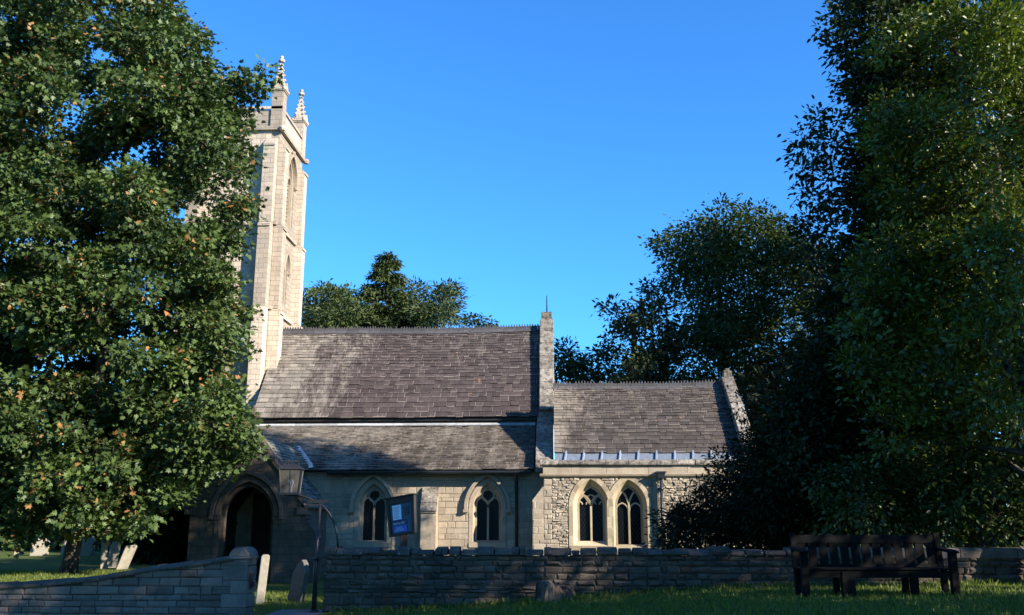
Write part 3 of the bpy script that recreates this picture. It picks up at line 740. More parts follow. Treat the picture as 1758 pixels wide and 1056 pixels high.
# parapet: string, fascia blocks, weathered coping
mb = MB(); x = -.47
while x < 6.12:
    l = random.uniform(.8, 1.4); x2 = min(x + l, 6.14); mb.box((x, FY - .02 - random.uniform(0, .006), 3.15), (x2 - .006, FY + .35, 3.40)); x = x2
pp = mb.build('parapet', M['ashlar'], church, bevel=.008)
mb = MB(); mb.prism([(FY + .02, 3.02), (FY - .09, 3.08), (FY - .11, 3.13), (FY - .02, 3.16), (FY + .3, 3.16), (FY + .3, 3.05)], fnX, -.56, 6.16); mb.build('string_course', M['ashlar'], pp)
mb = MB(); x = -.56
while x < 6.15:
    l = random.uniform(.5, .95); x2 = min(x + l, 6.2); j = lambda: random.uniform(-.012, .012)
    mb.prism([(FY - .10 + j(), 3.405), (FY - .12 + j(), 3.45), (FY - .09 + j(), 3.52 + j()), (FY + .02 + j(), 3.58 + j()), (FY + .26, 3.60 + j()), (FY + .36, 3.50), (FY + .36, 3.405)], fnX, x + .003, x2 - .005); x = x2
mb.build('coping', M['lichened'], pp, bevel=.012)
mb = MB(); mb.hexa([(-.1, 29.28, 3.46), (5.8, 29.28, 3.46), (5.8, 29.68, 3.80), (-.1, 29.68, 3.80), (-.1, 29.28, 3.50), (5.8, 29.28, 3.50), (5.8, 29.68, 3.86), (-.1, 29.68, 3.86)])
x = .22
while x < 5.8:
    mb.tube([(x - .03, 29.27, 3.53), (x + .04, 29.68, 3.89)], .04, 6); x += .565
mb.build('lead_gutter', M['lead'], church)
mb = MB(); slates(mb, (-.12, 29.62, 3.84), (5.72, 29.62, 3.84), (5.72, 32.5, 6.36), (-.12, 32.5, 6.36), .235, .11, .36, .22, sag=.04)
cr_ = mb.build('chapel_roof', M['slate_chapel'], church)
mb = MB(); slates(mb, (5.72, 35.4, 3.84), (-.12, 35.4, 3.84), (-.12, 32.51, 6.36), (5.72, 32.51, 6.36), .25, .14, .5, .4); mb.build('north_slope', M['slate_chapel'], cr_)
mb = MB(); mb.prism([(29.4, 3.1), (29.65, 3.80), (32.5, 6.28), (35.35, 3.80), (35.35, 0), (30.2, 0)], fnX, -.1, 5.72); mb.build('roof_deck', M['mortar'], cr_)
mb = MB(); cresting(mb, -.15, 5.70, 32.5, 6.38, sag=.04); mb.build('ridge_cresting', M['ridge'], cr_)
mb = MB(); mb.prism([(29.0, 3.1), (29.35, 3.9), (32.5, 6.55), (35.65, 3.9), (35.65, 0), (29.5, 0)], fnX, 5.73, 6.09); ge = mb.build('east_gable', M['rubble'], church)
mb = MB(); slope_bar(mb, (29.3, 3.88), (32.5, 6.58), 5.70, 6.12, .13, 5, jit=.015); slope_bar(mb, (35.7, 3.88), (32.5, 6.58), 5.68, 6.15, .17, 5)
mb.box((5.78, 32.36, 6.6), (6.05, 32.64, 6.86), jit=.02); mb.box((5.86, 32.42, 6.84), (6.0, 32.58, 6.95), jit=.02); mb.build('gable_coping', M['lichened'], ge, bevel=.02)
mb = MB(); hx = 3.10
mb.hexa([(hx - .08, FY - .26, 3.0), (hx + .08, FY - .26, 3.0), (hx + .08, FY - .08, 3.0), (hx - .08, FY - .08, 3.0), (hx - .13, FY - .30, 3.17), (hx + .13, FY - .30, 3.17), (hx + .13, FY - .04, 3.17), (hx - .13, FY - .04, 3.17)])
mb.box((hx - .15, FY - .32, 3.17), (hx + .15, FY - .03, 3.21)); mb.box((hx - .05, FY - .1, 3.1), (hx + .05, FY + .05, 3.2))
hp = mb.build('rain_hopper', M['pipe'], church)
mb = MB(); mb.tube([(hx, FY - .17, 3.02), (hx, FY - .17, .1)], .05, 12)
for z in (2.7, 1.5, .6): mb.tube([(hx, FY - .17, z - .05), (hx, FY - .17, z + .05)], .066, 12); mb.box((hx - .09, FY - .12, z - .03), (hx + .09, FY - .02, z + .03))
mb.build('downpipe', M['pipe'], hp, smooth=True)

# tower
TX0, TX1, TY0, TY1 = -14.75, -11.2, 34.95, 38.35
bel = (36.72, .62, 13.85, 15.85, 16.85); lan_ = (36.75, .30, 10.45, 11.9, 12.55)
mb = MB(); mb.box((TX0, TY0, 0), (TX1, TY1, 9.9)); mb.box((TX0, TY0, 9.9), (TX1 - .34, TY1, 17.4))
mb.plate([(TY0, 9.9), (TY1, 9.9), (TY1, 17.4), (TY0, 17.4)], [arch(*bel), arch(*lan_)], fnE(TX1), 0, .34)
mb.box((TX0, TY0, 17.4), (TX1, TY0 + .3, 18.25)); mb.box((TX0, TY1 - .3, 17.4), (TX1, TY1, 18.25)); mb.box((TX0, TY0 + .3, 17.4), (TX0 + .3, TY1 - .3, 18.25)); mb.box((TX1 - .3, TY0 + .3, 17.4), (TX1, TY1 - .3, 18.25))
tw = mb.build('tower', M['tower'], church)
def ringc(z0, z1, pr):
    mb = MB()
    for (a, b) in (((TX0 - pr, TY0 - pr), (TX1 + pr, TY0)), ((TX0 - pr, TY1), (TX1 + pr, TY1 + pr)), ((TX0 - pr, TY0), (TX0, TY1)), ((TX1, TY0), (TX1 + pr, TY1))):
        mb.hexa([(a[0], a[1], z0 + .05), (b[0], a[1], z0 + .05), (b[0], b[1], z0 + .05), (a[0], b[1], z0 + .05), (a[0] , a[1], z1 - .04), (b[0], a[1], z1 - .04), (b[0], b[1], z1 - .04), (a[0], b[1], z1 - .04)])
    mb.build('string_course', M['tower'], tw)
ringc(17.28, 17.52, .13); ringc(18.22, 18.42, .07); ringc(13.24, 13.46, .10); ringc(9.78, 10.0, .10)
for y in (TY0 - .11, TY1 + .11): mb = MB(); mb.ball((TX1 + .14, y, 17.38), .15, sz=.9); mb.build('corner_grotesque', M['tower'], tw)
def buttress(fx):
    """fx(p, z0, z1, lo, hi): stages of one buttress standing out by p"""
    mb = MB()
    for z0, z1, p in ((0, 9.86, .50), (9.86, 13.32, .42), (13.32, 16.75, .35)):
        fx(mb, p, z0, z1)
    return mb
def b_south(x0, x1):
    def f(mb, p, z0, z1):
        mb.prism([(TY0, z0), (TY0 - p, z0), (TY0 - p, z1 - .2), (TY0 - p - .05, z1 - .2), (TY0 - p - .05, z1 - .11), (TY0 - p + .10, z1), (TY0 if z1 > 16 else TY0 - p + .12, z1 + (.25 if z1 > 16 else .02)), (TY0, z1 + (.25 if z1 > 16 else .02))], fnX, x0, x1)
    return f
def b_east(y0, y1):
    fz = lambda u, v, d: (u, d, v)
    def f(mb, p, z0, z1):
        q = p - .08
        mb.prism([(TX1, z0), (TX1 + q, z0), (TX1 + q, z1 - .2), (TX1 + q + .05, z1 - .2), (TX1 + q + .05, z1 - .11), (TX1 + q - .10, z1), (TX1 if z1 > 16 else TX1 + q - .12, z1 + (.25 if z1 > 16 else .02)), (TX1, z1 + (.25 if z1 > 16 else .02))], fz, y0, y1)
    return f
for f in (b_south(-11.72, -11.24), b_south(-14.72, -14.24), b_east(35.0, 35.46), b_east(37.84, 38.3)): buttress(f).build('buttress', M['tower'], tw)
def tower_window(Wd, two):
    fn = fnE(TX1); c, h, z0, zs, za = Wd; mb = MB(); mb.strip(arch(c, h - .04, z0, zs, za - .05, 10), .08, fn, .06, .30)
    if two:
        mb.strip([(c, z0), (c, zs)], .09, fn, .12, .30)
        for s in (-1, 1): mb.strip(arch(c + s * h / 2, h / 2, zs - .3, zs - .25, zs + .25, 6)[1:-1], .06, fn, .124, .296)
        mb.strip(circ(c, zs + .42, .22, 14), .06, fn, .13, .29, closed=True)
    b_ = mb.build('belfry_window', M['ashlar'], tw)
    mb2 = MB(); a = arch(c, h + .08, zs - .1, zs, za + .12, 10); mb2.strip(a, .11, fn, -.12, .01)
    if two:
        for s in (-1, 1): mb2.ball((TX1 + .05, c + s * (h + .09), zs - .14), .10)
        mb2.ball((TX1 + .08, c, za + .2), .1)
    mb2.build('window_hood', M['ashlar'], tw)
tower_window(bel, True); tower_window(lan_, False)
mb = MB()
for k in range(14):
    z = 13.9 + k * .17; mb.hexa([(TX1 - .34, 36.16, z + .12), (TX1 - .22, 36.16, z), (TX1 - .22, 37.28, z), (TX1 - .34, 37.28, z + .12), (TX1 - .34, 36.16, z + .15), (TX1 - .22, 36.16, z + .03), (TX1 - .22, 37.28, z + .03), (TX1 - .34, 37.28, z + .15)])
mb.build('louvre', M['ashlar'], tw)
def pinnacle(x, y, z):
    mb = MB(); r = .24; mb.box((x - r, y - r, z), (x + r, y + r, z + 1.62)); zt = z + 1.62
    mb.box((x - r - .04, y - r - .04, zt - .05), (x + r + .04, y + r + .04, zt + .04))
    for ax in range(4):
        a = ax * math.pi / 2; ca, sa = math.cos(a), math.sin(a); R2 = lambda u, v, q: (x + ca * u - sa * v, y + sa * u + ca * v, q)
        P = [R2(r + .07, -.2, zt), R2(r + .07, .2, zt), R2(r + .07, 0, zt + .38), R2(.1, -.2, zt), R2(.1, .2, zt), R2(.1, 0, zt + .38)]
        mb.add(P, [(0, 1, 2), (3, 5, 4), (0, 2, 5, 3), (1, 4, 5, 2), (0, 3, 4, 1)])
        a2 = a + math.pi / 4; mb.ball((x + .36 * math.cos(a2), y + .36 * math.sin(a2), zt + .06), .09)
    h = 1.45; rb = .21; mb.add([(x - rb, y - rb, zt), (x + rb, y - rb, zt), (x + rb, y + rb, zt), (x - rb, y + rb, zt), (x, y, zt + h)], [(0, 1, 4), (1, 2, 4), (2, 3, 4), (3, 0, 4), (0, 3, 2, 1)])
    for k in range(6):
        t = .1 + k * .145; rr_ = (rb * (1 - t)) * 1.2 + .015
        for q in range(4):
            a = math.pi / 4 + q * math.pi / 2; mb.ball((x + rr_ * 1.2 * math.cos(a), y + rr_ * 1.2 * math.sin(a), zt + h * t + .03), .062 - .004 * k)
    for q in range(4): mb.ball((x + .075 * math.cos(q * math.pi / 2), y + .075 * math.sin(q * math.pi / 2), zt + h * .97), .075)
    mb.ball((x, y, zt + h + .1), .085, sz=1.2); mb.build('pinnacle', M['tower'], tw)
for x, y in ((-11.36, 35.12), (-11.36, 38.2), (-14.6, 35.12), (-14.6, 38.2)): pinnacle(x, y, 17.5)

# south porch
PX0, PX1, PXc = -10.6, -7.36, -8.98
mb = MB(); pa = (PXc + .04, .80, .0, 1.9, 2.84)
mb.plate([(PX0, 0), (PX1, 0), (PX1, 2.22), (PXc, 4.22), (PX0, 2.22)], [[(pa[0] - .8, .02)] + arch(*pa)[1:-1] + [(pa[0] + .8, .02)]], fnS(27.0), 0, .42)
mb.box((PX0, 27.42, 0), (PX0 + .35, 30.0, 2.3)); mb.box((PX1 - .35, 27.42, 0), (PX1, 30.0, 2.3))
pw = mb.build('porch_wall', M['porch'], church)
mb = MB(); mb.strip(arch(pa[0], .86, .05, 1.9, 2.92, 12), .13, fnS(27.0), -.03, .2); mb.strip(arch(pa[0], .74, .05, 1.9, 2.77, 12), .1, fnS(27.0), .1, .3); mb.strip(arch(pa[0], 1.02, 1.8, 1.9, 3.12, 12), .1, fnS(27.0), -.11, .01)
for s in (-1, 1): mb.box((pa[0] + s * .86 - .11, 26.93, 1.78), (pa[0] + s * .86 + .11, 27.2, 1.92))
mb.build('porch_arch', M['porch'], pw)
fp = lambda u, v, d: (u, d, v)
mb = MB()
for s in (-1, 1):
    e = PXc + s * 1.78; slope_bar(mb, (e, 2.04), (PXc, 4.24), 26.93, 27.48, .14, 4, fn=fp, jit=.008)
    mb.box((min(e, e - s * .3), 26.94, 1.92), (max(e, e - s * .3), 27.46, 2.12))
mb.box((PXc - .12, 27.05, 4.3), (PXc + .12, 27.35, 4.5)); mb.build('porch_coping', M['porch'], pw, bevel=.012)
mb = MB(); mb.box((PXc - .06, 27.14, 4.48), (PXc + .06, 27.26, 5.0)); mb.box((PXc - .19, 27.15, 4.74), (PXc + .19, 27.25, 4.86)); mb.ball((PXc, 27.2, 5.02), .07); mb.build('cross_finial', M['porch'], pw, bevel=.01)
mb = MB(); sl = (4.20 - 2.10) / 1.74
slates(mb, (PX1 + .12, 27.5, 2.10), (PX1 + .12, 29.9, 2.10), (PXc, 31.75, 4.20), (PXc, 27.5, 4.20), .22, .14, .34, .26)
slates(mb, (PX0 - .12, 29.9, 2.10), (PX0 - .12, 27.5, 2.10), (PXc, 27.5, 4.20), (PXc, 31.75, 4.20), .22, .14, .34, .26)
pr_ = mb.build('porch_roof', M['slate_porch'], church)
mb = MB(); mb.prism([(PX0, 2.1), (PXc, 4.08), (PX1, 2.1), (PX1 - .3, 2.0), (PXc, 3.8), (PX0 + .3, 2.0)], fp, 27.44, 30.0); mb.build('roof_deck', M['board'], pr_)
mb = MB(); mb.add([(PXc + .05, 31.55, 4.22), (PXc + .95, 30.0, 3.52), (PXc + 1.05, 29.68, 3.40), (PXc + 1.2, 29.68, 3.42), (PXc + 1.08, 30.0, 3.56), (PXc + .2, 31.55, 4.26)], [(0, 1, 4, 5), (1, 2, 3, 4)]); mb.build('valley_lead', M['flash'], pr_)
mb = MB()
for k in range(8): x = pa[0] - .72 + k * .18; mb.box((x, 29.7, .1), (x + .172, 29.76, 2.6))
dr = mb.build('porch_door', M['door'], church)
mb = MB(); mb.ball((pa[0] + .5, 29.66, 1.1), .05); mb.build('handle', M['iron'], dr)
mb = MB(); fz = lambda u, v, d: (u, d, v)
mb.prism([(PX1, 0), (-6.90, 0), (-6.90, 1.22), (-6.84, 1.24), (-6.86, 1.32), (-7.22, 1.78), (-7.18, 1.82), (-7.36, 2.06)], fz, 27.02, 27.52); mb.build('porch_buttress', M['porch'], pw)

# ------------------------------------------------------------------ boundary walls
def rubble_wall(mb_core, mb_st, x0, x1, Y, th, ztop, hr, lr, prot, gap, zb=-.25, back=True, jit=.012):
    z0 = zb
    mb_core.box((x0 + .02, Y + .015, z0), (x1 - .02, Y + th - .015, ztop - .02))
    stones(mb_st, x0, x1, z0, ztop, fnS(Y), hr, lr, prot, gap, jit=jit)
    if back: stones(mb_st, x0, x1, z0, ztop, lambda u, v, d: (u, Y + th - d, v), hr, lr, prot, gap, jit=jit)
bw_ = thing('boundary_wall', 'long low rubble stone wall with rough coping running behind the bench', 'wall', (2.0, 17.8, .3))
WX0, WX1, WY = -4.30, 13.5, 17.6
core = MB(); st = MB(); rubble_wall(core, st, WX0, WX1, WY, .36, 1.10, (.05, .135), (.09, .36), (.006, .05), .010, jit=.016)
z = -.2
while z < 1.08:
    h = random.uniform(.12, .2); P = WX0 - random.uniform(.005, .03); st.box((P, WY + .02, z), (P + .2, WY + .34, z + h - .015), jit=.008); z += h
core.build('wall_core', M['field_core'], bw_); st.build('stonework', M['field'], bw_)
mb = MB(); x = WX0 - .04
while x < 4.2:
    l = random.uniform(.12, .42); x2 = x + l; j = lambda: random.uniform(-.024, .024); zt = 1.19 + random.uniform(-.025, .05)
    mb.prism([(WY - .05 + j(), 1.10), (WY - .055 + j(), 1.15 + j()), (WY - .01 + j(), zt - .02), (WY + .12 + j(), zt + .015 + j()), (WY + .30 + j(), zt + j()), (WY + .41 + j(), 1.15), (WY + .40, 1.10)], fnX, x + .004, x2 - .01 + j()); x = x2
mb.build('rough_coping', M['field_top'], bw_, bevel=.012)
mb = MB()
while x < WX1:
    l = random.uniform(.75, 1.15); x2 = x + l; j = lambda: random.uniform(-.006, .006)
    mb.prism([(WY - .045 + j(), 1.06), (WY - .05 + j(), 1.21 + j()), (WY - .02, 1.235 + j()), (WY + .38, 1.24 + j()), (WY + .41, 1.20), (WY + .40, 1.06)], fnX, x + .004, x2 - .006); x = x2
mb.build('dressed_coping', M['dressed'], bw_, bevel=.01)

lw = thing('gate_wall', 'coursed grey stone wall sweeping up to a round capped end pier left of the gate gap', 'wall', (-7, 16.2, 0))
top_px = [(-160, 1008), (-60, 1007), (0, 1005.7), (54.6, 1003.5), (109, 998.8), (164, 993.4), (218, 983.8), (273, 974.3), (328, 968.8), (382, 960.6), (414, 956.5)]
TP = [at(x, y, 16.0) for x, y in top_px]; tx = [p.x for p in TP]; tz = [p.z for p in TP]
tz = [z - .0 for z in tz]
def wtop(x): return float(np.interp(x, tx, tz))
mb = MB(); core = MB(); LX0, LX1 = tx[0], -5.22
for i in range(len(tx) - 1):
    a, b = tx[i] , min(tx[i + 1], LX1)
    core.hexa([(a, 16.02, -.3), (b, 16.02, -.3), (b, 16.46, -.3), (a, 16.46, -.3), (a, 16.02, wtop(a) - .05), (b, 16.02, wtop(b) - .05), (b, 16.46, wtop(b) - .05), (a, 16.46, wtop(a) - .05)])
full = MB(); stones(full, LX0, LX1, -.3, 1.16, fnS(16.0), (.075, .15), (.18, .5), (.004, .02), .014, jit=.006)
# keep whole stones below the swept top; cut the rest down to it
mb = MB()
for i in range(0, len(full.v), 12):
    P = full.v[i:i + 12]; cx_ = sum(p[0] for p in P) / 12; lo = min(p[2] for p in P); lim = wtop(cx_) - .045
    if lo > lim - .03: continue
    P = [(p[0], p[1], min(p[2], wtop(p[0]) - .045)) for p in P]
    mb.add(P, [(3, 2, 1, 0), (8, 9, 10, 11)] + [(k, (k + 1) % 4, 4 + (k + 1) % 4, 4 + k) for k in range(4)] + [(4 + k, 4 + (k + 1) % 4, 8 + (k + 1) % 4, 8 + k) for k in range(4)])
pier = MB(); z = -.1
while z < 1.08:                                      # the pier's big quoins, seen on its end face too
    h = min(random.uniform(.17, .26), 1.12 - z); dx = random.choice([.28, .42])
    pier.box((LX1 - dx, 15.975, z), (LX1, 16.47, z + h - .012), jit=.004); z += h
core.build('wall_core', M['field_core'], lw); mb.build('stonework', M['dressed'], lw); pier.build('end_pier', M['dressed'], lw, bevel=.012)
mb = MB(); x = LX0
while x < LX1 - .3:
    l = random.uniform(.3, .6); x2 = min(x + l, LX1 - .22); j = lambda: random.uniform(-.01, .01)
    za, zb_ = wtop(x) - .05, wtop(x2) - .05
    prof = [(15.95, 0), (15.94, .04), (16.02, .075), (16.24, .10), (16.46, .07), (16.52, .03), (16.52, 0)]
    P = [(x + .004, y + j() * .6, za + v + (j() if v else 0)) for y, v in prof] + [(x2 - .006, y + j() * .6, zb_ + v + (j() if v else 0)) for y, v in prof]; n = len(prof)
    mb.add(P, [tuple(range(n)), tuple(range(2 * n - 1, n - 1, -1))] + [(i, (i + 1) % n, n + (i + 1) % n, n + i) for i in range(n)]); x = x2
mb.build('rough_coping', M['field_top'], lw, bevel=.012)
mb = MB(); mb.prism([(LX1 - .33 + .17 - .165 * math.cos(a), 1.12 + .155 * math.sin(a)) for a in np.linspace(0, math.pi, 13)], lambda u, v, d: (u, d, v), 15.95, 16.5)
mb.box((LX1 - .36, 15.94, 1.085), (LX1 + .02, 16.5, 1.12)); mb.build('round_cap', M['dressed'], lw, bevel=.01)
mb = MB(); mb.box((LX1 - .02, 16.10, .58), (LX1 + .012, 16.26, .84)); mb.box((LX1, 16.22, .62), (LX1 + .04, 16.3, .70)); mb.build('latch_plate', M['iron'], lw)

# ------------------------------------------------------------------ lamp post by the gate
LY = 17.72
def lp(px, py): p = at(px, py, LY); return (p.x, LY, p.z)
lamp = thing('lamp_post', 'black iron lamp post with tapered lantern on a curved bracket beside the gate gap', 'street lamp', (at(546, 1050, LY).x, LY, 0.05))
bx, _, bz = lp(547, 868)
mb = MB(); mb.tube([(bx - .0, LY, .02), (bx, LY, 1.0), (bx, LY, 1.05), (bx + .03, LY, bz + .03)], [.045, .042, .027, .025], 10); mb.tube([(bx, LY, .0), (bx, LY, .12)], .085, 10); mb.tube([(bx, LY, 1.0), (bx, LY, 1.06)], .06, 10)
mb.build('post', M['iron'], lamp, smooth=True)
mb = MB(); a = lp(523, 867); b = lp(552, 867); mb.box((a[0], LY - .018, a[2] - .016), (b[0], LY + .018, a[2] + .016)); mb.ball(a, .035)
a = lp(529, 861); b = lp(560, 861); mb.box((a[0], LY - .03, a[2] - .03), (b[0], LY + .03, a[2] + .03)); mb.build('ladder_bar', M['iron'], lamp)
arc = [(488, 849), (505, 849.5), (520, 852), (533, 857), (545, 863), (556, 870), (565, 881), (573, 895), (577.5, 912), (579.5, 928), (580, 940)]
mb = MB(); mb.tube([lp(*p) for p in arc], [.024] * 8 + [.02] * 3, 8); mb.tube([lp(571, 940), lp(589, 940)], .02, 6); mb.build('curved_bracket', M['iron'], lamp, smooth=True)
lc = lp(499, 828); lz0 = lp(499, 847)[2]; lz1 = lp(499, 806.5)[2]; r0, r1 = .165, .205
mb = MB(); ang = math.radians(12)
def lq(u, v, z): return (lc[0] + u * math.cos(ang) - v * math.sin(ang), LY + u * math.sin(ang) + v * math.cos(ang), z)
for sx, sy in ((-1, -1), (1, -1), (1, 1), (-1, 1)): mb.tube([lq(sx * r0, sy * r0, lz0), lq(sx * r1, sy * r1, lz1)], .017, 6)
def rim(mb, r, z, t, h):
    for (a, b, c, d) in ((-r, -r, r, -r + t), (-r, r - t, r, r), (-r, -r + t, -r + t, r - t), (r - t, -r + t, r, r - t)):
        mb.hexa([lq(a, b, z), lq(c, b, z), lq(c, d, z), lq(a, d, z), lq(a, b, z + h), lq(c, b, z + h), lq(c, d, z + h), lq(a, d, z + h)])
rim(mb, r0 + .02, lz0 - .03, .05, .04); rim(mb, r1 + .025, lz1, .06, .03)
for sy in (-1,):
    mb.tube([lq(.0, sy * r0, lz0), lq(.0, sy * r1, lz1)], .010, 6)
ln = mb.build('lantern', M['iron'], lamp)
mb = MB(); c0 = [lq(-r1 - .02, -r1 - .02, lz1 + .03), lq(r1 + .02, -r1 - .02, lz1 + .03), lq(r1 + .02, r1 + .02, lz1 + .03), lq(-r1 - .02, r1 + .02, lz1 + .03)]; c1 = [lq(sx * .1, sy * .1, lz1 + .10) for sx, sy in ((-1, -1), (1, -1), (1, 1), (-1, 1))]
mb.add(c0 + c1, [(0, 1, 5, 4), (1, 2, 6, 5), (2, 3, 7, 6), (3, 0, 4, 7), (4, 5, 6, 7), (0, 3, 2, 1)])
for k in range(5):
    for sy in (-1, 1): mb.tube([lq(-.13 + k * .065, sy * .12, lz1 + .05), lq(-.13 + k * .065, sy * .12, lz1 + .16)], .009, 5)
rim(mb, .14, lz1 + .15, .03, .018); mb.build('lantern_top', M['iron'], ln)
for k, (a, b) in enumerate((((-1, -1), (1, -1)), ((1, -1), (1, 1)), ((1, 1), (-1, 1)), ((-1, 1), (-1, -1)))):
    mb = MB(); mb.add([lq(a[0] * (r0 - .006), a[1] * (r0 - .006), lz0), lq(b[0] * (r0 - .006), b[1] * (r0 - .006), lz0), lq(b[0] * (r1 - .006), b[1] * (r1 - .006), lz1), lq(a[0] * (r1 - .006), a[1] * (r1 - .006), lz1)], [(0, 1, 2, 3)])
    g_ = mb.build('lantern_pane', M['lampglass'], ln); sd = g_.modifiers.new('thick', 'SOLIDIFY'); sd.thickness = .006
mb = MB(); mb.tube([lq(0, 0, lz0), lq(0, 0, lz0 + .14)], .03, 8); mb.ball(lq(0, 0, lz0 + .2), .06, sz=1.3); mb.build('lamp_holder', M['paper'], ln)

# ------------------------------------------------------------------ notice board
NY = 19.0
nb = thing('notice_board', 'dark framed notice board with white sheet and blue poster on a post behind the wall', 'notice board', (at(690, 940, NY).x, NY, .05))
BL, BR, TL, TR = at(671, 921, NY + .2), at(712, 914, NY - .2), at(665, 859, NY + .2), at(711, 851, NY - .2)   # its face is turned a little to the left
def bq(u, v, d=0.0):
    p = (BL * (1 - u) + BR * u) * (1 - v) + (TL * (1 - u) + TR * u) * v
    return (p.x + .6 * d, p.y + .8 * d, p.z)
def bpanel(mb, u0, u1, v0, v1, d0, d1):
    mb.hexa([bq(u0, v0, d0), bq(u1, v0, d0), bq(u1, v0, d1), bq(u0, v0, d1), bq(u0, v1, d0), bq(u1, v1, d0), bq(u1, v1, d1), bq(u0, v1, d1)])
mb = MB(); bpanel(mb, -.03, .08, -.02, 1.02, -.03, .04); bpanel(mb, .92, 1.03, -.02, 1.02, -.03, .04); bpanel(mb, .08, .92, .86, 1.02, -.03, .04); bpanel(mb, .08, .92, -.02, .05, -.03, .04)
bpanel(mb, -.06, 1.06, 1.02, 1.06, -.06, .06); fr = mb.build('frame', M['board'], nb, bevel=.005)
mb = MB(); bpanel(mb, .08, .92, .05, .86, .0, .03); mb.build('back_panel', M['backing'], nb)
mb = MB(); bpanel(mb, .17, .50, .42, .82, -.008, -.004); sh = mb.build('notice_sheet', M['paper'], nb)
mb = MB()
for k in range(11): bpanel(mb, .20, .46 - random.uniform(0, .08), .455 + k * .031, .462 + k * .031, -.011, -.009)
mb.build('printed_lines', M['inkdark'], sh)
mb = MB(); bpanel(mb, .14, .70, .07, .40, -.008, -.004); po = mb.build('blue_poster', M['poster'], nb)
mb = MB(); bpanel(mb, .145, .695, .26, .40, -.011, -.009); bd = mb.build('poster_band', M['inkdark'], po)
mb = MB(); u = .18
while u < .66:                                       # the poster's large pale lettering, too small in the photo to read
    w_ = random.uniform(.02, .04); h_ = random.uniform(.05, .085); bpanel(mb, u, u + .008, .28, .28 + h_, -.014, -.012); bpanel(mb, u, u + w_, .28 + h_ - .012, .28 + h_, -.014, -.012)
    if random.random() < .6: bpanel(mb, u + w_ - .008, u + w_, .28, .28 + h_ * .9, -.014, -.012)
    u += w_ + .018
for k in range(4): bpanel(mb, .2 + .02 * k, .6 - .03 * k, .11 + k * .03, .118 + k * .03, -.011, -.009)
mb.build('lettering', M['ink'], po)
mb = MB(); bpanel(mb, .62, .80, .52, .74, -.008, -.004); mb.build('dark_card', M['card'], nb)
mb = MB(); bpanel(mb, .62, .84, .77, .83, -.008, -.004); mb.build('small_card', M['backing'], nb)
mb = MB(); px_ = at(690, 930, NY).x; mb.box((px_ - .05, NY + .10, -.1), (px_ + .09, NY + .22, bq(.5, .8)[2])); mb.build('post', M['board'], nb, bevel=.008)

# ------------------------------------------------------------------ bench
by = 15.0; bg0 = .585
bench = thing('garden_bench', 'long dark weathered wooden bench with slatted back on the grass before the wall', 'bench', (4.85, by, bg0))
bxl, bxr = 3.70, 6.04
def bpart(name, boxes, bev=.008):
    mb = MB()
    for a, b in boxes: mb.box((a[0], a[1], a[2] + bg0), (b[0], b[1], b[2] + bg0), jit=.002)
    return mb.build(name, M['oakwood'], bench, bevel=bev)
for x in (bxl, at(1457, 1000, by).x - .1, at(1575, 1000, by).x - .09, bxr - .1):
    thick = .20 if 4.2 < x < 4.8 else .11
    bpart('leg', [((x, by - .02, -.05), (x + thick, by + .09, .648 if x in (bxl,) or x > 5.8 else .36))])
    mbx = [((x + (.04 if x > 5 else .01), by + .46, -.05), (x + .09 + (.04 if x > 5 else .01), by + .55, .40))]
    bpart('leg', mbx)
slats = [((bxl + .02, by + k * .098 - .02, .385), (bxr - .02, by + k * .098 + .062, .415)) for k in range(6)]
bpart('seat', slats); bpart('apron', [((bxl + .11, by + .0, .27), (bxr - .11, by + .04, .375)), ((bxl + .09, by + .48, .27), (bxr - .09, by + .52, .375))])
mb = MB(); sp = (bxr - bxl - .16) / 13.0
tilt = lambda z: by + .50 + (z - .4) * .18
for k in range(13):
    x = bxl + .08 + k * sp + .02; P = []
    for z in (.44, .80):
        for (dx, dy) in ((0, 0), (sp - .04, 0), (sp - .04, .025), (0, .025)): P.append((x + dx, tilt(z) + dy, z + bg0))
    mb.hexa(P)
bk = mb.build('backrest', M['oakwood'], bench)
mb = MB()
for z0, z1 in ((.395, .455), (.775, .90)):
    mb.hexa([(bxl, tilt(z0) - .012, z0 + bg0), (bxr, tilt(z0) - .012, z0 + bg0), (bxr, tilt(z0) + .045, z0 + bg0), (bxl, tilt(z0) + .045, z0 + bg0), (bxl, tilt(z1) - .012, z1 + bg0), (bxr, tilt(z1) - .012, z1 + bg0), (bxr, tilt(z1) + .045, z1 + bg0), (bxl, tilt(z1) + .045, z1 + bg0)])
for x in (bxl, bxr - .09): mb.hexa([(x, tilt(.39) - .02, .39 + bg0), (x + .09, tilt(.39) - .02, .39 + bg0), (x + .09, tilt(.39) + .06, .39 + bg0), (x, tilt(.39) + .06, .39 + bg0), (x, tilt(.9) - .02, .93 + bg0), (x + .09, tilt(.9) - .02, .93 + bg0), (x + .09, tilt(.9) + .06, .93 + bg0), (x, tilt(.9) + .06, .93 + bg0)])
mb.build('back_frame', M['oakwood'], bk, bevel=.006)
for x in (bxl - .02, bxr - .11):
    mb = MB(); mb.prism([(by - .09, .635), (by - .10, .665), (by + .05, .69), (by + .30, .70), (by + .56, .73), (by + .56, .69), (by + .28, .66), (by + .05, .645)], lambda u, v, d: (d, u, v + bg0), x, x + .13); mb.build('armrest', M['oakwood'], bench, bevel=.008)

